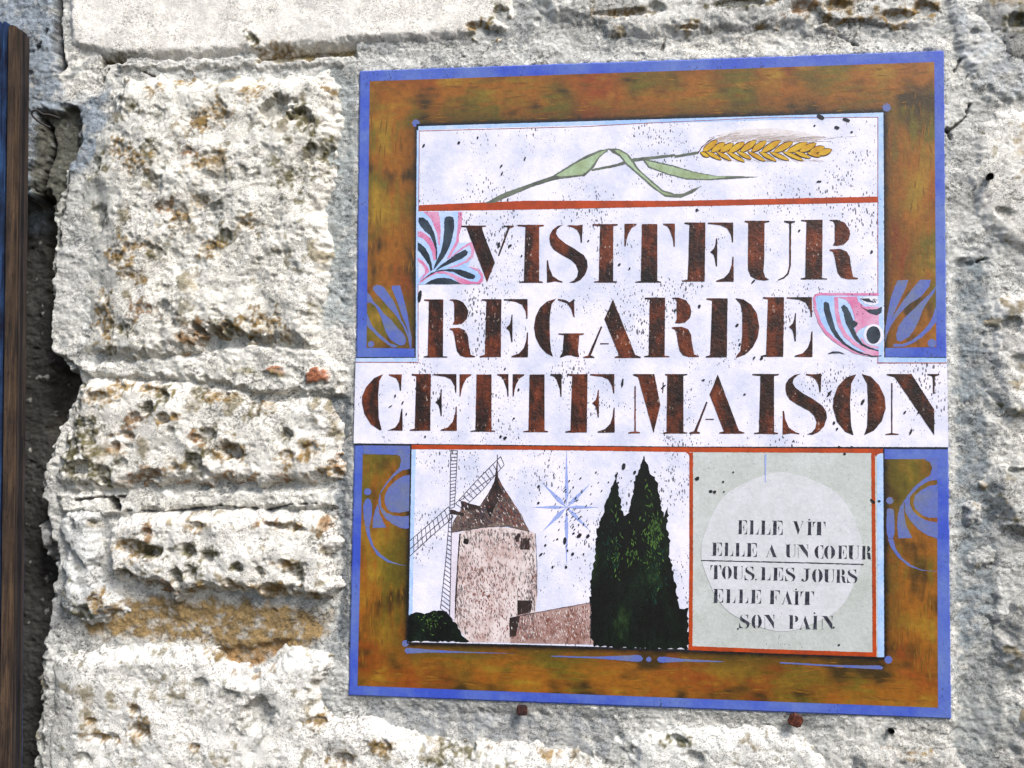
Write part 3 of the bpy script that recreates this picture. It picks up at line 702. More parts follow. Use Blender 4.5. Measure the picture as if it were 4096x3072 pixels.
for L in ([(165,60),(745,60),(745,352),(640,375),(560,430),(470,520),(380,650),(372,640),(450,520),(530,420),(610,340),(630,250),(612,200),(580,182),(165,172)],
          [(745,430),(660,440),(560,500),(470,590),(425,690),(430,780),(460,850),(510,885),(600,895),(742,870)],
          [(372,640),(350,760),(370,850),(430,960),(520,1030),(620,1080),(690,1090),(736,1080),(736,930),(640,940),(540,930),(440,890),(385,820),(378,740)],
          [(345,780),(365,900),(400,990),(445,1075),(280,1080),(285,960),(310,860)],
          [(190,730),(217,715),(250,730),(270,800),(268,920),(245,1060),(230,1080),(190,1070),(170,960),(162,820)],
          [(190,1080),(240,1080),(250,1180),(290,1300),(370,1400),(480,1480),(600,1525),(700,1545),(600,1535),(460,1500),(340,1420),(260,1300),(215,1180)]): S.poly(L, ZOBL)
for L in ([(640,232),(660,200),(790,200),(790,460),(680,480),(580,540),(500,620),(420,720),(370,750),(440,640),(520,540),(620,460),(700,410),(725,330),(700,260)],
          [(790,520),(700,530),(600,580),(520,650),(505,740),(530,810),(600,870),(680,905),(790,905)],
          [(460,620),(405,730),(405,830),(470,940),(560,1040),(670,1110),(790,1150),(790,960),(680,945),(580,900),(500,830),(465,750),(465,680)],
          [(390,740),(400,900),(430,1020),(490,1140),(330,1145),(315,1000),(325,860),(350,770)],
          [(200,800),(240,795),(275,810),(285,950),(285,1080),(265,1150),(215,1150),(195,1080),(190,900)],
          [(205,1155),(270,1155),(300,1270),(370,1370),(480,1460),(600,1510),(780,1530),(600,1520),(450,1470),(330,1370),(250,1260)]): S.poly(L, ZOBR)
build_each(S, 'ornament', BLUE2)

# white text panel and black key lines
S = Sheet(.30, .00008)
UP = [ZA((466,588)),ZB((1587,495)),(3535,800),(3536,1432),(3787,1434),(3793,1788),(2700,1786),(1415,1773),(1423,1433),(1664,1432),(1665,1041),(1670,760)]
S.poly([(p[0]-4,p[1]-3) if i < 1 else p for i, p in enumerate([ZA((458,578)),ZB((1595,487)),(3540,800),(3541,1427),(3784,1428),(3790,1796),(2700,1794),(1417,1781),(1425,1428),(1659,1428),(1660,1041),(1665,760)])])
S.poly([(1641,1776),(3538,1790),ZG((1201,1276)),ZG((77,1240)),(2100,2586),(1628,2574)])
build_each(S, 'key_line', BLACK)
S = Sheet(.40, .00008); S.poly(UP)
o = S.build('text_panel', WHITE, 'lavender white panel carrying the large brown words')
S = Sheet(.40, .00006); S.poly([(1648,1790),(2765,1798),(2765,2598),(2100,2578),(1634,2568)]); S.build('picture_panel', WHITE, 'white panel painted with windmill, star and cypresses')
S = Sheet(.40, .00006); S.poly([(2765,1798),(3530,1806),(3536,2628),(2765,2600)]); S.build('verse_panel', SAGE, 'grey green panel carrying the short verse')
# pale blue edges
S = Sheet(.46, .00008)
S.poly([ZA((466,588)),ZB((1587,495)),(3534,1430),(3784,1432),(3785,1448),(3512,1449),ZB((1552,525)),ZA((468,612))], ZS)
S.poly([(1664,1432),(1423,1433),(1423,1447),(1670,1447),(1672,1041),(1677,525),(1668,520),(1664,1041)])
S.poly([(1647,1795),(1664,1796),(1655,2200),(1648,2560),(1634,2568),(1640,2200)])
S.poly([ZG((1155,115)),ZG((1190,105)),ZG((1196,1270)),ZG((1160,1270))])
build_each(S, 'pale_blue_edge', LBLUE)
S = Sheet(.52, .00006)
S.line([ZA((472,620)),ZA((1600,590)),ZB((0,565)),ZB((800,530)),ZB((1550,527))], 2.4); S.line([ZB((1550,527)),(3511,1100),(3511,1453)], 3); S.line([(3508,1452),(3786,1452)], 4)
S.line([(1424,1449),(1673,1450)], 3); S.line([(1673,1450),(1673,1041),ZA((473,615))], 2.4)
build_each(S, 'red_line', REDL)
S = Sheet(.56, .0001)
S.poly([ZA((470,1125)),(2100,803),ZA((2212,1095)),ZB((800,1082)),ZB((1548,1066)),ZB((1548,1106)),ZB((0,1138)),ZA((1200,1155)),ZA((470,1165))])
S.build('orange_bar', ORNG, 'orange rule under the ear of wheat')
S = Sheet(.56, .0001)
S.poly([(1647,1779),(2100,1784),(2760,1790),(3531,1795),(3531,1812),(2772,1808),(2758,1808),(2100,1799),(1647,1797)])
S.poly([ZG((82,100)),ZG((103,100)),ZG((103,700)),ZG((100,1206)),ZG((77,1228)),ZG((82,700))])
S.poly([ZG((1122,98)),ZG((1143,100)),ZG((1148,700)),ZG((1152,1266)),ZG((1130,1264)),ZG((1126,700))])
S.poly([ZG((77,1206)),ZG((600,1226)),ZG((1152,1243)),ZG((1152,1268)),ZG((600,1250)),ZG((77,1229))])
S.poly([ZG((60,98)),ZG((83,98)),ZG((83,125)),ZG((76,108))]); S.poly([ZG((1142,98)),ZG((1190,98)),ZG((1160,108)),ZG((1146,125))])
build_each(S, 'orange_frame', ORNG)

# ---- lettering
GL = {
 'V': ((738,170,1088,548), [[(738,170),(904,170),(904,176),(876,178),(881,201),(895,243),(962,415),(911,548),(773,182),(738,178)],[(1022,170),(1088,170),(1088,177),(1060,190),(992,372),(983,368),(1046,190),(1044,180),(1022,177)]]),
 'I': ((1112,165,1288,549), [[(1112,165),(1288,165),(1288,173),(1256,178),(1256,538),(1282,542),(1282,549),(1122,549),(1122,542),(1155,538),(1165,178),(1112,173)]]),
 'S': ((1307,165,1580,549), [[(1420,166),(1380,175),(1345,200),(1327,230),(1324,262),(1332,300),(1352,330),(1400,362),(1470,400),(1500,430),(1515,470),(1508,508),(1485,535),(1455,547),(1490,549),(1530,532),(1562,495),(1579,445),(1574,405),(1552,368),(1490,325),(1430,290),(1385,255),(1368,225),(1374,198),(1400,175)],[(1450,168),(1500,172),(1545,165),(1540,285),(1533,285),(1526,235),(1508,202),(1480,184),(1450,176)],[(1307,400),(1315,400),(1322,450),(1345,505),(1385,532),(1410,541),(1410,548),(1360,540),(1307,549)]]),
 'T': ((1822,157,2156,549), [[(1822,158),(1903,158),(1900,167),(1870,185),(1848,225),(1836,262),(1830,308),(1822,308)],[(1938,160),(2040,160),(2040,538),(2065,543),(2065,549),(1895,549),(1895,543),(1930,538)],[(2079,157),(2156,157),(2156,310),(2149,310),(2143,260),(2121,195),(2105,175),(2079,164)]]),
 'E': ((215,150,555,542), [[(228,150),(368,150),(363,541),(215,542),(215,535),(250,527),(262,165),(228,158)],[(385,150),(552,150),(552,280),(545,280),(538,232),(512,187),(470,168),(385,158)],[(400,345),(425,322),(434,295),(440,255),(446,255),(446,440),(438,440),(430,390),(422,365)],[(438,535),(490,518),(525,480),(542,430),(548,375),(555,375),(555,542),(438,542)]]),
 'U': ((625,138,965,532), [[(628,138),(792,138),(792,146),(760,152),(758,400),(752,470),(765,508),(790,525),(760,531),(710,525),(668,502),(650,460),(650,400),(652,152),(628,146)],[(890,138),(963,140),(963,148),(937,156),(935,430),(920,490),(890,516),(850,531),(848,525),(885,508),(912,480),(924,430),(924,156),(890,147)]]),
 'R': ((1000,132,1380,527), [[(1003,132),(1145,132),(1142,518),(1175,521),(1175,527),(1000,527),(1000,520),(1030,515),(1038,145),(1003,140)],[(1192,132),(1240,132),(1290,150),(1318,188),(1328,225),(1318,265),(1283,297),(1240,304),(1213,300),(1225,278),(1225,160),(1215,142),(1192,138)],[(1192,328),(1260,325),(1305,342),(1326,380),(1333,440),(1347,510),(1380,518),(1380,525),(1310,526),(1270,515),(1246,485),(1236,440),(1226,380),(1215,345),(1192,335)]]),
 'G': ((1222,655,1552,1045), [[(1368,655),(1310,672),(1260,715),(1232,775),(1222,845),(1232,912),(1262,972),(1303,1016),(1348,1040),(1334,1000),(1326,900),(1326,780),(1340,690)],[(1380,656),(1430,664),(1458,680),(1488,656),(1490,775),(1482,775),(1470,725),(1440,685),(1380,664)],[(1385,885),(1552,885),(1552,892),(1522,898),(1514,1000),(1522,1042),(1500,1040),(1470,1030),(1440,1031),(1400,1045),(1392,1041),(1412,1010),(1420,897),(1385,892)]]),
 'A': ((1548,658,1930,1048), [[(1745,658),(1893,1028),(1930,1040),(1930,1048),(1757,1048),(1757,1040),(1788,1033),(1688,790),(1720,720)],[(1665,838),(1674,842),(1600,1032),(1622,1041),(1622,1048),(1548,1048),(1548,1041),(1580,1032)],[(1660,950),(1718,950),(1718,957),(1660,957)]]),
 'D': ((370,652,725,1045), [[(375,653),(515,653),(510,1035),(505,1043),(370,1045),(370,1038),(400,1030),(412,668),(375,661)],[(565,652),(620,660),(672,695),(710,755),(725,840),(714,915),(682,978),(632,1025),(580,1045),(568,1042),(600,1000),(612,900),(612,750),(600,690)]]),
 'C': ((80,1155,350,1530), [[(222,1155),(160,1182),(108,1242),(82,1300),(80,1345),(97,1420),(140,1488),(200,1528),(212,1525),(192,1450),(188,1300),(196,1200)],[(260,1157),(345,1157),(340,1265),(333,1265),(325,1215),(305,1182),(260,1164)],[(343,1385),(350,1385),(350,1530),(250,1529),(300,1510),(328,1470)]]),
 'M': ((1848,1155,2239,1549), [[(1888,1235),(1897,1235),(1897,1535),(1925,1541),(1925,1548),(1848,1548),(1848,1541),(1888,1535)],[(1878,1155),(2020,1155),(2060,1360),(2015,1545),(1912,1175),(1878,1162)],[(2091,1155),(2239,1155),(2239,1161),(2213,1166),(2213,1538),(2239,1543),(2239,1549),(2076,1549),(2076,1543),(2101,1538),(2106,1166),(2091,1161)],[(2076,1210),(2083,1210),(2078,1280),(2072,1280)]]),
 'O': ((1212,1155,1565,1560), [[(1368,1155),(1300,1178),(1245,1238),(1218,1315),(1214,1380),(1240,1470),(1295,1538),(1350,1560),(1334,1500),(1327,1360),(1335,1220)],[(1405,1155),(1465,1172),(1520,1230),(1556,1305),(1563,1385),(1538,1468),(1485,1530),(1420,1560),(1440,1500),(1446,1360),(1440,1220)]]),
 'N': ((1562,1155,1920,1560), [[(1570,1155),(1735,1155),(1885,1390),(1885,1560),(1622,1175),(1570,1162)],[(1600,1215),(1608,1215),(1608,1546),(1650,1552),(1650,1558),(1562,1558),(1562,1552),(1600,1546)],[(1840,1155),(1920,1155),(1920,1162),(1891,1170),(1886,1285),(1878,1285),(1874,1170),(1840,1162)]]),
}
eb, ep = GL['E']
GL['L'] = (eb, [ep[0], ep[3]]); GL['F'] = (eb, [ep[0], ep[1], ep[2]])
rb, rp = GL['R']; GL['P'] = ((1000,132,1335,527), [rp[0], [(x,y+18) for x,y in rp[1]]])
GL['J'] = ((0,0,60,100), [[(18,0),(60,0),(60,3),(50,5),(50,70),(44,88),(32,98),(16,100),(5,94),(2,84),(8,77),(17,80),(18,90),(26,92),(32,82),(32,5),(18,3)]])
def glyph(sheet, ch, box, z, bold=0.0):
    (x0,y0,x1,y1), polys = GL[ch]; X0,Y0,X1,Y1 = box
    for p in polys:
        q = [(X0+(x-x0)/(x1-x0)*(X1-X0), Y0+(y-y0)/(y1-y0)*(Y1-Y0)) for x, y in p]
        sheet.poly(q, z, res=.0035, jit=.00007)
def offs(dx): return lambda b: (b[0]+dx, b[1], b[2]+dx, b[3])
big = [('V',(738,170,1088,548),ZC),('I',(1112,165,1288,549),ZC),('S',(1307,163,1580,549),ZC),('I',(1610,160,1778,548),ZC),('T',(1822,157,2156,548),ZC),('E',(215,150,555,542),ZD),('U',(625,138,965,536),ZD),('R',(1000,132,1380,527),ZD),
 ('R',(490,660,832,1045),ZC),('E',(862,658,1182,1043),ZC),('G',(1222,655,1552,1045),ZC),('A',(1548,658,1930,1048),ZC),('R',(-38,648,325,1043),ZD),('D',(370,652,725,1045),ZD),('E',(735,645,1078,1041),ZD),
 ('C',(80,1155,350,1530),ZC),('E',(398,1155,710,1531),ZC),('T',(728,1155,1053,1537),ZC),('T',(1080,1155,1405,1540),ZC),('E',(1430,1155,1757,1543),ZC),('M',(1848,1155,2239,1549),ZC),('A',(262,1157,625,1550),ZD),('I',(680,1154,855,1552),ZD),('S',(880,1150,1175,1557),ZD),('O',(1212,1155,1565,1560),ZD),('N',(1562,1155,1920,1560),ZD)]
words = ['VISITEUR']*8+['REGARDE']*7+['CETTE']*5+['MAISON']*6
for (ch, box, z), wd in zip(big, words):
    S = Sheet(.74); glyph(S, ch, box, z); S.build('letter', LETTER, 'brown capital %s in the word %s' % (ch, wd))
small = [
 ('ELLEVIT', [(358,487,412,567),(424,488,478,568),(489,489,545,569),(554,490,615,571),(672,492,735,570),(752,495,784,572),(788,496,860,573)], [(767,484)]),
 ('ELLEAUNCOEUR', [(210,615,268,690),(280,616,332,692),(343,617,397,694),(408,618,468,696),(518,626,585,698),(632,626,692,700),(696,626,766,703),(797,630,848,706),(852,632,915,708),(930,632,982,708),(990,632,1054,710),(1066,633,1124,710)], []),
 ('TOUSLESJOURS', [(203,744,264,824),(268,748,325,824),(332,750,390,826),(398,752,455,830),(490,756,545,830),(558,758,618,832),(630,758,688,836),(720,764,772,838),(783,766,845,842),(852,768,912,842),(920,768,978,845),(984,768,1043,846)], [(463,826)]),
 ('ELLEFAIT', [(218,880,275,958),(290,882,345,960),(362,883,418,961),(432,885,492,963),(538,888,600,966),(610,890,672,968),(678,892,710,970),(718,894,795,971)], [(692,882)]),
 ('SONPAIN', [(368,1026,426,1104),(437,1027,497,1104),(506,1028,572,1106),(650,1030,706,1108),(712,1032,775,1109),(784,1033,816,1110),(834,1034,906,1110)], [(797,1018),(907,1100),(360,1107)])]
for word, boxes, dots in small:
    S = Sheet(.76)
    for ch, b_ in zip(word, boxes): glyph(S, ch, b_, ZG)
    for d_ in dots: S.ell(d_, 5, z=ZG)
    S.build('small_lettering', INK, {'ELLEVIT':'verse line ELLE VIT','ELLEAUNCOEUR':'verse line ELLE A UN COEUR','TOUSLESJOURS':'verse line TOUS LES JOURS','ELLEFAIT':'verse line ELLE FAIT','SONPAIN':'verse line SON PAIN'}[word])
S = Sheet(.66); S.poly([(612+458*math.cos(t_)*(1+.012*math.cos(8*t_)), 668+450*math.sin(t_)*(1+.012*math.cos(8*t_))) for t_ in [i*math.pi/40 for i in range(80)]], ZG, res=None); S.build('pale_disc', MOON)
S = Sheet(.78); S.line([(150,717),(600,727),(1078,740)], 6.5, ZG); S.build('underline', INK)
S = Sheet(.70); S.line([(518,110),(516,270)], 9, ZG, w1=5); S.build('drip', STAR)

# ---- wheat
S = Sheet(.60); S.poly([(260,270),(420,165),(700,118),(1100,105),(1500,170),(1690,235),(1500,285),(1200,275),(700,262),(400,290)], ZW); S.build('awn_wash', HAZEP)
S = Sheet(.64)
rw = random.Random(8)
for i in range(120):
    x = rw.uniform(240,1500); y = 290-rw.uniform(0,60); L_ = rw.uniform(150,330); up = rw.uniform(.16,.42)*max(.25,1-x/1900)
    S.line([(x,y),(x+L_*.5,y-L_*up*.75),(x+L_,y-L_*up)], 5, ZW, w1=2)
for i in range(30):
    x = rw.uniform(260,1600); S.line([(x,500),(x+90,525+rw.uniform(-8,14))], 4, ZW, w1=1.5)
S.line([(1690,245),(1900,215),(2120,208)], 4, ZW, w1=2)
S.build('awns', AWN)['kind'] = 'stuff'
S = Sheet(.70)
top = [(165,400,340,262),(270,405,440,290),(380,404,545,300),(490,410,690,285),(640,402,835,265),(780,400,965,268),(905,408,1140,262),(1060,406,1300,280),(1225,408,1480,288),(1385,402,1590,300),(1515,406,1700,345),(1610,440,1790,378)]
bot = [(130,408,240,468),(205,402,395,505),(335,402,520,512),(462,402,690,532),(592,400,775,495),(735,402,950,522),(875,404,1090,522),(1010,408,1250,512),(1170,400,1430,515),(1310,400,1520,482),(1480,415,1650,462)]
def kern(a_, b_, c_, d_, wd, g):
    cx, cy = (a_+c_)/2, (b_+d_)/2; L_ = math.hypot(c_-a_, d_-b_)/2; an = math.atan2(d_-b_, c_-a_); out = []
    for i in range(20):
        t_ = 2*math.pi*i/20; u = math.cos(t_)*(L_+g); v = math.sin(t_)*(wd+g)*(1-.35*abs(math.cos(t_))**3)
        out.append((cx+u*math.cos(an)-v*math.sin(an), cy+u*math.sin(an)+v*math.cos(an)))
    return out
for k_ in bot: S.poly(kern(*k_, 27, 5), ZW, res=None)
for k_ in top: S.poly(kern(*k_, 43, 5), ZW, res=None)
S.line([(105,415),(150,345),(230,270),(310,220)], 16, ZW, w1=5)
build_each(S, 'kernel_outline', DGOLD)
S = Sheet(.84)
for k_ in bot: S.poly(kern(*k_, 24, -2), ZW, res=None)
for k_ in top: S.poly(kern(*k_, 38, -2), ZW, res=None)
build_each(S, 'wheat_kernel', GOLD)
S = Sheet(.60)
S.poly([(915,1112),(1040,1045),(1250,970),(1380,925),(1500,850),(1600,790),(1700,750),(1770,740),(1700,800),(1660,870),(1600,925),(1440,945),(1380,955),(1240,1000),(1060,1075),(985,1108)], ZA)
S.poly([(1640,880),(1800,848),(1930,806),(2212,776),(2212,792),(1940,828),(1800,865),(1650,892)], ZA); S.poly([(168,786),(330,758),(330,776),(168,803)], ZB)
S.poly([(1756,738),(1830,741),(1895,778),(1926,820),(1966,880),(2056,960),(2126,1020),(2212,1048),(2212,1072),(2145,1066),(2045,994),(1954,912),(1884,852),(1836,792),(1790,768)], ZA)
S.poly([(168,1048),(220,1048),(300,1012),(352,993),(290,1042),(210,1073),(168,1074)], ZB)
S.poly([(-55,808),(0,818),(150,852),(300,898),(450,926),(560,926),(740,932),(560,945),(400,954),(250,950),(120,916),(-10,868)], ZB)
build_each(S, 'stem', STEM)
S = Sheet(.66)
S.poly([(1400,925),(1560,830),(1700,765),(1752,748),(1690,800),(1630,880),(1585,916),(1440,930)], ZA)
S.poly([(1800,752),(1830,750),(1885,784),(1950,880),(2046,965),(2120,1030),(2200,1058),(2140,1056),(2050,985),(1960,905),(1890,845),(1840,785)], ZA)
S.poly([(-35,820),(150,862),(300,904),(450,930),(560,931),(400,948),(250,943),(120,910),(-5,862)], ZB)
build_each(S, 'leaf', GREEN)

# ---- floral corner pieces
S = Sheet(.60); S.poly([(150,130),(995,125),(985,420),(930,560),(930,720),(1120,710),(1180,700),(1230,850),(1200,980),(1130,1090),(1110,1170),(1330,1220),(1400,1380),(1350,1500),(150,1510)], ZFL)
S.poly([(50,200),(80,150),(150,132),(1080,135),(1085,640),(1085,1125),(900,1110),(700,1065),(500,960),(350,860),(230,740),(150,590),(80,420)], ZFR)
build_each(S, 'floral_ground', LBLUE)
S = Sheet(.66)
for L in ([(250,130),(540,130),(570,250),(585,500),(570,760),(545,760),(520,560),(460,400),(390,250)],[(920,130),(995,130),(985,420),(930,560),(930,700),(840,860),(740,1020),(700,1020),(780,860),(870,700),(900,500),(910,300)],
          [(150,500),(220,500),(380,620),(480,780),(510,920),(490,1040),(450,1060),(420,900),(360,760),(260,640),(150,600)],[(150,1000),(260,1080),(340,1180),(370,1260),(250,1380),(170,1440),(280,1300),(290,1230),(240,1140),(150,1070)],
          [(740,1020),(900,880),(1060,750),(1170,700),(1230,850),(1200,980),(1100,1080),(900,1170),(700,1200),(880,1140),(1050,1060),(1150,960),(1170,850),(1130,770),(1050,800),(900,910)],
          [(1110,1170),(1300,1210),(1390,1320),(1390,1440),(1330,1500),(960,1500),(830,1380),(650,1300),(500,1300),(350,1370),(200,1480),(160,1510),(200,1430),(420,1300),(600,1250),(800,1300),(960,1380),(1150,1450),(1290,1460),(1350,1370),(1290,1260)]): S.poly(L, ZFL)
S.line([(90,420),(62,210),(85,165),(150,145),(1085,150)], 40, ZFR); S.line([(90,400),(150,590),(240,740),(370,860),(520,960),(720,1060),(900,1100),(1085,1105)], 50, ZFR)
S.line([(410,190),(420,420),(470,640),(560,800),(720,940),(900,1040),(1085,1080)], 62, ZFR); S.poly([(420,190),(740,180),(760,260),(860,340),(1085,340),(1085,640),(900,640),(760,720),(730,780),(770,860),(720,760),(700,500),(640,320),(560,230)], ZFR)
S.line([(800,840),(860,930),(980,980),(1085,985)], 28, ZFR)
build_each(S, 'pink_stroke', PINK)
S = Sheet(.72); S.poly([(160,1075),(240,1140),(290,1230),(270,1300),(165,1400)], ZFL)
S.poly([(780,195),(1060,175),(1080,290),(1000,330),(860,300)], ZFR); S.ell((1000,790),160,170,z=ZFR); build_each(S, 'floral_light', WHITE)
S = Sheet(.78)
for L in ([(165,240),(250,240),(340,300),(410,420),(470,560),(510,750),(520,900),(505,1060),(490,1000),(490,850),(440,700),(380,570),(280,490),(200,400),(165,320)],
          [(655,260),(690,225),(760,212),(820,235),(840,300),(840,450),(800,650),(740,820),(650,990),(540,1120),(450,1230),(470,1150),(520,1030),(590,880),(630,700),(650,500)],
          [(150,710),(210,740),(300,830),(370,950),(405,1080),(430,1230),(390,1260),(370,1150),(300,1040),(210,920),(150,850)],[(1050,850),(1100,890),(1080,950),(980,1020),(820,1090),(650,1160),(480,1250),(560,1160),(720,1050),(870,940),(980,880)],
          [(185,1460),(400,1290),(550,1235),(750,1215),(950,1225),(1130,1280),(1230,1330),(1240,1370),(1200,1405),(1100,1400),(980,1350),(830,1270),(650,1245),(500,1270),(350,1350),(230,1430)],[(285,1500),(400,1430),(520,1390),(650,1380),(780,1400),(880,1450),(970,1495),(700,1500)]): S.poly(L, ZFL)
for L in ([(215,280),(240,262),(290,280),(320,400),(360,560),(400,700),(460,800),(560,925),(700,1012),(850,1080),(1000,1117),(1130,1112),(1130,1125),(980,1135),(800,1092),(650,1025),(520,935),(400,820),(310,680),(250,520),(220,400)],
          [(490,350),(530,312),(590,360),(640,450),(680,560),(760,600),(740,640),(690,680),(740,800),(820,915),(930,982),(1080,1030),(1075,1045),(930,1010),(790,940),(700,850),(620,710),(560,590),(530,450)],
          [(780,215),(930,210),(960,250),(1040,265),(1000,285),(900,270)],[(790,340),(900,390),(1060,380),(1130,340),(1130,430),(1060,480),(940,450),(880,400)],[(280,1085),(350,1050),(450,1050),(590,1105),(450,1075)]): S.poly(L, ZFR)
S.ell((1000,790),112,140,z=ZFR)
build_each(S, 'dark_petal', PETAL)

# ---- picture of windmill and cypresses
S = Sheet(.52)
for a_, L_, w_ in [(-90,328,22),(90,337,22),(180,198,20),(0,192,20),(-135,200,26),(-45,190,24),(135,195,26),(45,190,24)]:
    t_ = math.radians(a_); c = (238,413); nx, ny = -math.sin(t_)*w_/2, math.cos(t_)*w_/2; mx_, my_ = c[0]+math.cos(t_)*L_*.3, c[1]+math.sin(t_)*L_*.3
    S.poly([(c[0],c[1]),(mx_+nx,my_+ny),(c[0]+math.cos(t_)*L_,c[1]+math.sin(t_)*L_),(mx_-nx,my_-ny)], ZF_)
S.build('star', STAR)
S = Sheet(.52); S.poly([(640,556),(684,560),(672,800),(655,1065),(632,1040),(635,800)], ZE); S.build('tower_edge', PINKW)
S = Sheet(.56); S.poly([(684,560),(720,545),(860,525),(1000,535),(1080,545),(1115,560),(1120,700),(1130,900),(1118,1010),(1118,1186),(735,1184),(655,1070),(660,900),(675,700)], ZE); S.build('windmill_tower', TOWER)
S = Sheet(.60); S.poly([(975,1045),(1040,1025),(1201,1000),(1430,958),(1438,958),(1560,995),(1560,1200),(975,1188)], ZE); S.build('low_house', HOUSE)
S = Sheet(.64)
S.poly([(898,150),(906,240),(930,290),(950,320),(1000,400),(1040,460),(1062,510),(1085,550),(1040,545),(960,520),(820,525),(640,556),(645,500),(690,430),(700,375),(745,392),(800,405),(850,330),(885,260)], ZE); S.build('windmill_roof', ROOFM)
S = Sheet(.70)
S.poly([(1035,590),(1085,590),(1085,655),(1030,655)], ZE); S.poly([(1015,945),(1100,945),(1092,1010),(1015,1030)], ZE); S.poly([(970,1045),(1030,1035),(1005,1150),(970,1155)], ZE)
S.poly([(690,380),(745,392),(800,408),(790,425),(700,430)], ZE); S.poly([(895,180),(903,260),(930,330),(880,420),(860,480),(830,400),(885,262)], ZE)
S.ell((722,608),17,z=ZE); S.poly([(624,428),(640,425),(712,448),(706,464),(630,448)], ZE); S.poly([(683,565),(692,565),(676,740),(666,1000),(658,1060),(660,900)], ZE)
S.poly([(1000,585),(1020,560),(1035,570),(1020,610),(1008,612)], ZE)
build_each(S, 'windmill_window', DARKS)
S = Sheet(.74)
def ladder(L1, L2, n_, z=ZE, w_=3.6):
    S.line(L1, w_, z, jit=.00005); S.line(L2, w_, z, jit=.00005)
    def along(L, t_):
        d = [math.dist(L[i],L[i+1]) for i in range(len(L)-1)]; T = t_*sum(d)
        for i, q in enumerate(d):
            if T <= q or i == len(d)-1: k_ = T/q; return (L[i][0]+(L[i+1][0]-L[i][0])*k_, L[i][1]+(L[i+1][1]-L[i][1])*k_)
            T -= q
    for i in range(n_+1): S.line([along(L1,i/n_), along(L2,i/n_)], w_*.85, z, jit=.00004)
ladder([(635,88),(632,250),(630,420)],[(673,88),(665,250),(656,410)],17); ladder([(628,450),(608,700),(576,990)],[(640,450),(636,700),(628,1030)],22)
ladder([(400,605),(520,500),(622,408)],[(400,692),(520,580),(648,470)],10); S.line([(402,650),(636,440)], 3.5, ZE)
ladder([(662,392),(780,262),(920,122)],[(700,420),(810,320),(940,170)],12); S.line([(680,380),(905,215)], 3, ZE); S.line([(901,110),(901,200)], 3, ZE)
S.line([(640,556),(820,527),(960,522),(1085,552)], 3, ZE); S.line([(975,1045),(1201,1000),(1432,957)], 3, ZE); S.line([(1434,958),(1434,1190)], 3, ZE); S.line([(1118,560),(1128,760),(1126,900)], 3, ZE)
S.build('windmill_sail', HAIR)
S = Sheet(.68)
def jag(L, amp, z, seed):
    r_ = random.Random(seed); out = []
    for i in range(len(L)):
        a_, b_ = L[i], L[(i+1)%len(L)]; n_ = max(1, int(math.dist(a_,b_)/14))
        for k_ in range(n_):
            t_ = k_/n_; out.append((a_[0]+(b_[0]-a_[0])*t_+r_.uniform(-amp,amp), a_[1]+(b_[1]-a_[1])*t_+r_.uniform(-amp,amp)))
    S.poly(out, z, res=None)
jag([(683,120),(700,175),(720,220),(755,265),(762,330),(775,400),(790,450),(800,470),(812,405),(820,450),(812,520),(826,600),(828,700),(850,790),(860,850),(880,960),(890,1000),(930,985),(932,1222),(700,1222),(560,1215),(400,1205),(372,1150),(375,1000),(372,860),(388,760),(402,680),(408,560),(428,500),(450,440),(475,350),(490,300),(512,265),(526,205),(532,280),(543,360),(556,440),(572,468),(596,440),(600,380),(622,320),(628,240),(650,205),(665,160)], 7, ZF_, 4)
S.build('cypress_pair', CYP, 'dark green twin cypresses painted right of the windmill')
S = Sheet(.72); jag([(390,1178),(392,1030),(430,1012),(480,1022),(540,1000),(610,1010),(640,1050),(670,1090),(700,1140),(735,1182)], 5, ZE, 6); S.build('bush', CYP)
def inside(p, L):
    c = False
    for (ax, ay), (bx, by) in zip(L, L[1:]+L[:1]):
        if (ay > p[1]) != (by > p[1]) and p[0] < (bx-ax)*(p[1]-ay)/(by-ay)+ax: c = not c
    return c
def hatch(name, L, z, n_, ln, wd, ang, mat, level, seed, dens=lambda x, y: 1, spread=12):
    r_ = random.Random(seed); S_ = Sheet(level, .00004); x0, x1 = min(p[0] for p in L), max(p[0] for p in L); y0, y1 = min(p[1] for p in L), max(p[1] for p in L); k_ = 0
    for _ in range(n_*12):
        if k_ >= n_: break
        x, y = r_.uniform(x0,x1), r_.uniform(y0,y1)
        if not inside((x,y), L) or r_.random() > dens(x,y): continue
        a_ = math.radians(ang+r_.gauss(0,spread)); l_ = ln*r_.uniform(.4,1.5)
        e = (x+math.cos(a_)*l_, y+math.sin(a_)*l_)
        if not inside(e, L): continue
        w_ = wd*r_.uniform(.5,1.4); nx, ny = -math.sin(a_)*w_/2, math.cos(a_)*w_/2; m_ = ((x+e[0])/2, (y+e[1])/2)
        S_.poly([(x,y),(m_[0]+nx,m_[1]+ny),e,(m_[0]-nx,m_[1]-ny)], z, res=None, jit=.00006); k_ += 1
    S_.build(name, mat)['kind'] = 'stuff'
TWR = [(690,566),(720,550),(860,530),(1000,540),(1075,548),(1110,565),(1116,700),(1126,900),(1115,1010),(1112,1180),(737,1180),(662,1070),(667,900),(682,700)]
SIEN = paint('sienna_stroke', srgb(128,72,62), srgb(100,58,50), .8, 120, 0); GREYS = paint('grey_stroke', srgb(92,84,88), srgb(120,110,112), .8, 120, 0)
PALES = paint('pale_stroke', srgb(222,212,212), srgb(205,195,196), .8, 120, 0); LEAFG = paint('leaf_green_stroke', srgb(78,108,46), srgb(46,74,36), 1, 80, 0); TEAL = paint('teal_stroke', srgb(20,52,42), srgb(14,34,26), 1, 80, 0)
md = lambda x, y: max(.10, math.exp(-((x-840)/130)**2-((y-900)/220)**2))
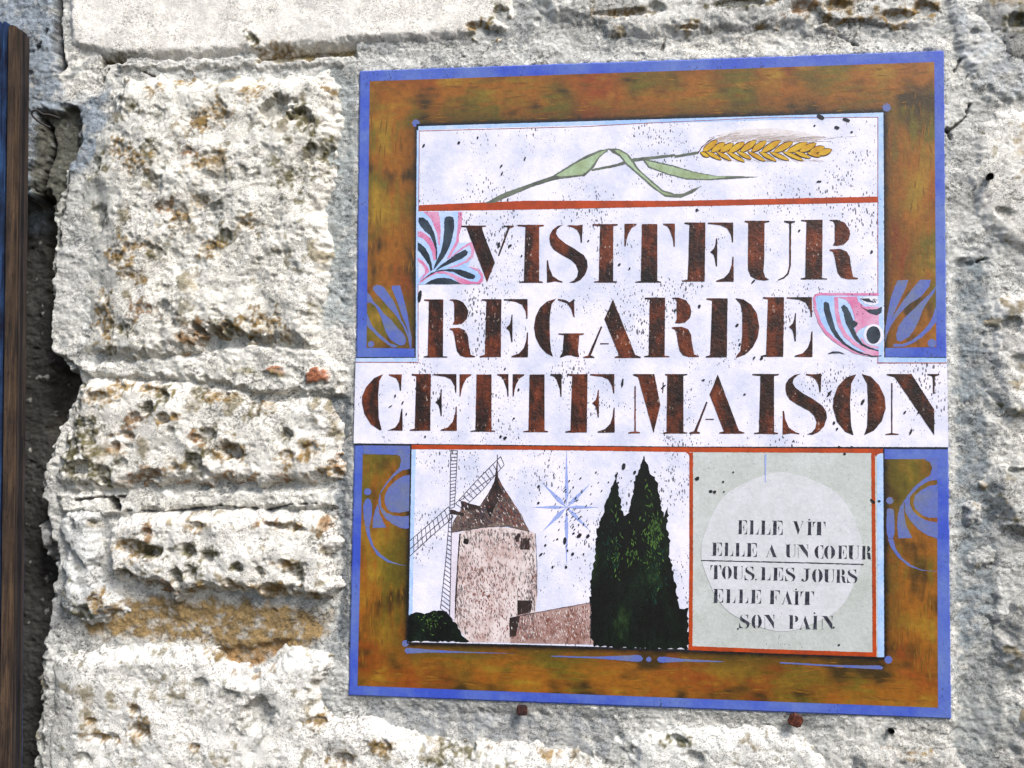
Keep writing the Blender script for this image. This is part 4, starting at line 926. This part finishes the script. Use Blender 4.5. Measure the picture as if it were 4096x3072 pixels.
hatch('paint_stroke', TWR, ZE, 420, 22, 5, 80, PALES, .62, 3)
hatch('paint_stroke', TWR, ZE, 520, 17, 4.5, 78, SIEN, .645, 4, md)
hatch('paint_stroke', TWR, ZE, 700, 24, 4.5, 84, GREYS, .655, 5, lambda x, y: max(.10, (abs(x-880)/230)**3, .8-(y-530)/200))
RFP = [(900,190),(906,240),(930,290),(950,320),(1000,400),(1040,460),(1062,510),(1075,540),(1040,540),(960,516),(820,520),(650,550),(650,500),(694,430),(704,382),(745,396),(800,410),(850,335),(885,268)]
hatch('paint_stroke', RFP, ZE, 260, 26, 5, 62, HAIR, .665, 6); hatch('paint_stroke', RFP, ZE, 150, 22, 5, 62, SIEN, .68, 7, lambda x, y: .2+.8*(x > 900))
hatch('paint_stroke', RFP, ZE, 60, 18, 4, 62, PALES, .69, 8)
HSP = [(980,1050),(1040,1030),(1201,1005),(1425,963),(1425,1180),(980,1180)]
hatch('paint_stroke', HSP, ZE, 300, 18, 4.5, 75, SIEN, .645, 9); hatch('paint_stroke', HSP, ZE, 160, 18, 4, 80, PALES, .655, 10, lambda x, y: .2+.8*(x > 1434))
CY1 = [(525,260),(545,400),(560,470),(520,640),(540,900),(450,930),(420,700),(455,470),(495,330)]
CY2 = [(685,170),(745,300),(770,420),(800,600),(820,760),(760,1000),(700,1080),(600,900),(570,700),(590,520),(630,330),(660,220)]
gd = lambda cx, cy, sx, sy: (lambda x, y: math.exp(-((x-cx)/sx)**2-((y-cy)/sy)**2))
for i, (c, n_, m_) in enumerate([((700,290,30,40),40,LEAFG),((520,430,28,40),30,LEAFG),((735,560,40,120),120,LEAFG),((610,660,30,90),70,LEAFG),((520,680,30,90),60,LEAFG),((740,800,40,160),70,TEAL),((500,640,40,120),70,TEAL)]):
    hatch('foliage_stroke', [(430,500),(526,300),(560,470),(600,420),(685,150),(770,420),(820,650),(850,900),(860,1000),(400,1000),(400,700)], ZF_, int(n_*1.8), 26, 7, 85, m_, .76+.02*i, 20+i, gd(*c), 25)
hatch('foliage_stroke', [(400,440+600),(430,1020),(540,1008),(600,1018),(650,1090),(690,1150),(400,1150)], ZE, 50, 14, 5, 40, LEAFG, .78, 31, gd(520,1060,50,35), 60)
BRN = paint('brown_brush_stroke', srgb(112,72,24), srgb(100,72,24), .9, 60, 0); YEL = paint('yellow_brush_stroke', srgb(136,92,28), srgb(122,84,26), .9, 60, 0)
TOPB = [(1482,328),(3735,251),(3733,330),(3600,440),(1690,495),(1500,400)]; BOTB = [(1440,2735),(1480,2630),(1640,2585),(3530,2650),(3740,2700),(3745,2825)]
LFB = [(1482,420),(1660,530),(1655,1110),(1470,1110)]; RTB = [(3548,480),(3730,300),(3738,1100),(3548,1100)]; LLB = [(1445,2290),(1620,2290),(1615,2540),(1440,2700)]; RLB = [(3560,2310),(3740,2310),(3745,2780),(3560,2620)]
for j_, (L, an) in enumerate([(TOPB,-2),(BOTB,2),(LFB,90),(RTB,90),(LLB,91),(RLB,89)]):
    hatch('brush_stroke', L, ZS, 90 if j_ < 2 else 34, 60, 5, an, BRN, .185, 40+j_, spread=5); hatch('brush_stroke', L, ZS, 70 if j_ < 2 else 26, 55, 4.5, an, YEL, .19, 50+j_, spread=5)
# larger chips and blots
S = Sheet(.88)
rb_ = random.Random(12)
def blot(x, y, r_, el=1.6, z=ZS, ang=-60):
    n_ = 10; a0 = math.radians(ang+rb_.uniform(-25,25))
    S.poly([(x+math.cos(t_)*r_*el*math.cos(a0)-math.sin(t_)*r_*math.sin(a0), y+math.cos(t_)*r_*el*math.sin(a0)+math.sin(t_)*r_*math.cos(a0)) for t_ in [2*math.pi*i/n_ for i in range(n_)]], z, res=None, jit=.00015)
for x, y, r_, e_ in [(502,720,7,2.2),(742,700,9,1.2),(1030,860,5,3),(1190,810,5,3),(870,665,6,1.5),(1035,910,5,3),(1075,1085,6,1.5)]: blot(x,y,r_,e_,ZA)
for x, y, r_, e_ in [(1160,525,14,2),(1335,545,12,2.2),(1272,598,12,1.5),(1372,628,7,1.2),(1120,585,6,1.3),(1150,965,7,2.5),(320,1158,8,1.2)]: blot(x,y,r_,e_,ZB, 10)
for x, y, r_, e_ in [(988,300,9,2.4),(1062,305,9,1.6),(465,640,13,3.2),(1582,272,6,1.3),(1140,372,6,1.3),(1788,430,7,1.6),(1855,455,6,1.8),(1000,1570,8,1.4),(1030,1580,10,1.5),(500,1570,6,1.4),(1808,1215,7,4.5),(2080,1240,5,4),(1030,1120,6,1.4),(1120,1260,6,1.8),(1088,1450,7,1.3),(270,1370,4,4),(300,1300,6,2),(350,1345,6,2.2),(375,1420,5,2)]: blot(x,y,r_,e_,ZC)
for x, y, r_, e_ in [(312,68,9,1.2),(990,205,7,1.3),(328,705,9,1.4),(578,832,10,1.3),(165,735,7,1.3),(595,960,8,1.3),(740,1052,9,1.5),(690,1050,6,2.5),(1470,345,8,1.5),(1190,1285,7,4),(1410,1340,10,2),(1240,1520,7,1.6),(1220,1480,8,1.6),(1310,1235,6,3),(628,1290,7,1.3),(355,1195,7,1.3),(1690,1410,7,2),(1730,1540,7,3),(1780,1410,6,2),(950,1600,6,1.3),(685,542,6,3)]: blot(x,y,r_,e_,ZD)
for x, y, r_, e_ in [(565,180,11,1.8),(628,213,8,1.4),(80,292,6,1.2),(77,388,6,1.3),(310,575,10,1.7),(360,578,9,1.5),(228,605,9,2.4),(278,562,6,1.4),(117,630,6,1.4),(185,595,6,1.2),(243,660,5,1.3),(273,680,8,1.4),(335,680,5,1.2),(92,683,6,2.2),(158,755,6,1.5),(235,755,8,1.1),(407,213,5,1.2),(420,272,4,1.2),(478,270,4,1.2),(533,272,5,1.2),(608,262,4,1.2),(1085,325,8,1.2),(1133,268,6,1.2),(985,248,9,1.5)]: blot(x,y,r_,e_,ZF_)
for x, y, r_, e_ in [(125,250,8,1.6),(204,322,9,1.2),(333,213,5,1.2),(275,270,5,1.2),(280,324,4,1.2),(1130,378,8,2.4),(1168,378,6,1.5),(940,68,6,1.5),(970,108,6,1.4),(1010,68,5,1.5),(938,1200,5,1.5)]: blot(x,y,r_,e_,ZG, 20)
for i in range(70):      # streaky chips round the star
    blot(rb_.gauss(270,75), rb_.gauss(430,90), rb_.uniform(1.5,3.4), rb_.uniform(1.5,4.5), ZF_)
S.build('glaze_chip', BLACK)['kind'] = 'stuff'

# ------------------------------------------------------------------ small ironwork below the plaque
def iron_mat():
    n = NT('rusty_iron'); f = n.noise(300,4,.7)
    c = n.ramp(f, [(.35,srgb(46,26,22)),(.55,srgb(92,48,36)),(.7,srgb(150,86,56))])
    n.bump(f, .6, .0006); return n.done(c, .75, .3)
IRON = iron_mat()
import bmesh
IRON2 = NT('dark_iron'); IRON2 = IRON2.done(IRON2.ramp(IRON2.noise(300,4,.7), [(.4,srgb(30,20,20)),(.7,srgb(84,48,42))]), .7, .3)
def nail(px, py, sz, rot, label, tilt):
    x, z = src(px, py, 12*MM)
    bm = bmesh.new()
    r_ = bmesh.ops.create_cube(bm, size=1)
    bmesh.ops.scale(bm, vec=(sz,.006,sz*.95), verts=r_['verts'])
    bmesh.ops.bevel(bm, geom=bm.edges[:], offset=sz*.12, segments=2, affect='EDGES')
    q = bmesh.ops.create_cube(bm, size=1); bmesh.ops.scale(bm, vec=(sz*.5,.03,sz*.5), verts=q['verts']); bmesh.ops.translate(bm, vec=(0,.017,0), verts=q['verts'])
    for v in bm.verts: v.co += Vector((random.gauss(0,1),random.gauss(0,1),random.gauss(0,1)))*sz*.02
    me = bpy.data.meshes.new('nail'); bm.to_mesh(me); bm.free(); me.materials.append(IRON2 if tilt == 0 else IRON)
    o = link('nail', me); o.location = (x,-10*MM,z); o.rotation_euler = (tilt, math.radians(rot), tilt*.6)
    return tag(o, label, 'nail')
nail(2087, 2843, .0105, 2, 'square dark rusty nail head under the left part of the plaque, standing upright', .0)
nail(3184, 2884, .0125, 24, 'reddish rusty nail head turned askew under the right part of the plaque', .12)
def hole(px, py, r_, label, h):  # drilled hole as a shallow cup, inner shade put into its near-black colour
    x, z = src(px, py, h)
    me = bpy.data.meshes.new('drill_hole'); bm = bmesh.new()
    rings = []
    for rr, y in ((r_*1.15,-.0012),(r_,-.0002),(r_*.95,.004),(r_*.5,.0045)):
        rings.append([bm.verts.new((rr*math.cos(t_)*(1+random.uniform(-.08,.08)), y, rr*math.sin(t_)*(1+random.uniform(-.08,.08)))) for t_ in [2*math.pi*i/18 for i in range(18)]])
    for a_, b_ in zip(rings, rings[1:]):
        for i in range(18): bm.faces.new((a_[i],a_[(i+1)%18],b_[(i+1)%18],b_[i]))
    bm.faces.new(rings[-1])
    bm.to_mesh(me); bm.free(); n = NT('dark_hole'); me.materials.append(n.done(n.ramp(n.noise(200),[(.3,.01),(.7,.03)]), .9, .1))
    o = link('drilled_hole', me); o.location = (x,-h,z)
    return tag(o, label, 'wall plug')
hole(3565, 2925, .0026, 'small round black plug in the wall below the lower right corner of the plaque', 9*MM)
hole(3960, 707, .0030, 'small round black plug in the pale stone right of the plaque', 14.5*MM)
# wire hook at the left
pts = [src_np([((x/1.843),(y/1.843))], .012)[0] for x, y in [(440,872),(380,850),(345,862),(310,830),(275,840),(268,865),(290,895),(330,925),(370,940)]]
cu = bpy.data.curves.new('wire_hook','CURVE'); cu.dimensions = '3D'; cu.bevel_depth = .0011; cu.bevel_resolution = 3
sp = cu.splines.new('NURBS'); sp.points.add(len(pts)-1); sp.use_endpoint_u = True; sp.order_u = 3
for i, p in enumerate(pts): sp.points[i].co = (p[0], -(.012+.010*math.sin(i/8*math.pi)), p[1], 1)
tmp = bpy.data.objects.new('tmp', cu); COL.objects.link(tmp)
dg = bpy.context.evaluated_depsgraph_get(); me = bpy.data.meshes.new_from_object(tmp.evaluated_get(dg)); bpy.data.objects.remove(tmp)
me.materials.clear(); nn = NT('black_wire'); me.materials.append(nn.done(srgb(40,34,34), .6, .3))
tag(link('wire_hook', me), 'bent black wire hook sticking out of the mortar near the wooden shutter', 'hook')

# ------------------------------------------------------------------ wooden shutter at the left edge
def wood_mat(name, c1, c2, c3, bump=.8):
    n = NT(name); v = n.map((1,1,.06)); f = n.noise(240,5,.7,v); g = n.noise(22,3,.6); h = n.noise(700,3,.7,n.map((1,1,.3)))
    c = n.ramp(f, [(.34,c3),(.5,c1),(.68,c2)])
    c = n.mix(n.ramp(g, [(.4,0),(.65,.7)]), c, n.mix(.5, c, c2))
    c = n.mix(n.ramp(h, [(.3,.6),(.45,0)]), c, c3)
    n.bump(n.math('ADD', f, n.math('MULTIPLY', h, .4)), bump, .0012); return n.done(c, .8, .25)
W1 = wood_mat('weathered_board', srgb(52,41,35), srgb(92,72,54), srgb(18,14,13))
W2 = wood_mat('weathered_ply', srgb(24,22,27), srgb(44,38,40), srgb(8,8,11))
W3 = wood_mat('pale_ply', srgb(46,38,36), srgb(66,56,50), srgb(16,14,14))
NAVY = wood_mat('navy_paint', srgb(14,24,54), srgb(50,84,130), srgb(6,8,18), .4)
sh = empty('wooden_shutter', (-.62,-.045,1.2))
tag(sh, 'weathered brown and navy wooden shutter edge with rounded top at the left of the wall', 'shutter')
def stave(name, x0, x1, ytop, hf, dep, mat, top_r, lab=None, xb=None):
    """one vertical board: pixel span at the top, tapering down to the span xb below"""
    xb = xb or (x0,x1)
    T = [src(x0, ytop, hf), src(x1, ytop, hf)]; Bt = [src(xb[0], 3072, hf), src(xb[1], 3072, hf)]
    k_ = 1.5     # run on well below the frame
    Bt = [(T[i][0]+(Bt[i][0]-T[i][0])*k_, T[i][1]+(Bt[i][1]-T[i][1])*k_) for i in (0,1)]
    prof = []; W = T[1][0]-T[0][0]; r_ = min(top_r, abs(W)*.48); n_ = 6
    for i in range(n_+1):
        a_ = math.pi-i*math.pi/2/n_; prof.append((T[0][0]+r_+math.cos(a_)*r_, T[0][1]-r_+math.sin(a_)*r_))
    for i in range(n_+1):
        a_ = math.pi/2-i*math.pi/2/n_; prof.append((T[1][0]-r_+math.cos(a_)*r_, T[1][1]-r_+math.sin(a_)*r_))
    prof += [Bt[1], Bt[0]]
    bm = bmesh.new(); va = [bm.verts.new((x, -hf, z)) for x, z in prof]; vb = [bm.verts.new((x, -hf+dep, z)) for x, z in prof]
    bm.faces.new(va); bm.faces.new(vb[::-1])
    for i in range(len(va)): j = (i+1)%len(va); bm.faces.new((va[i],vb[i],vb[j],va[j]))
    bmesh.ops.recalc_face_normals(bm, faces=bm.faces)
    bmesh.ops.bevel(bm, geom=[e for e in bm.edges if abs(e.verts[0].co.y+hf) < 1e-5 and abs(e.verts[1].co.y+hf) < 1e-5], offset=min(.0011,abs(W)*.2), segments=2, affect='EDGES')
    me = bpy.data.meshes.new(name); bm.to_mesh(me); bm.free(); me.materials.append(mat)
    o = link(name, me, sh)
    if lab: o['label'] = lab
    return o
stave('stile', -420, -22, 60, .040, .028, NAVY, .012, 'broad navy board', (-460,-62))
stave('strip', -19, 6, 84, .044, .012, NAVY, .004, 'navy strip', (-61,-36)); stave('strip', 10, 26, 84, .042, .010, NAVY, .004, 'navy strip', (-33,-14))
stave('board', 32, 62, 98, .044, .009, W1, .006, 'bare brown board', (-6,28))
for i, (a_, b_, y_) in enumerate([(67,74,112),(78,84,118),(89,94,126),(98,103,140)]):
    stave('ply', a_, b_, y_, .038-.004*i, .007, (W2, W3)[i%2], .003, None, (a_-32,b_-32))
stave('backing', 20, 90, 150, .026, .012, NAVY, .004, 'shaded back board', (-20,62))
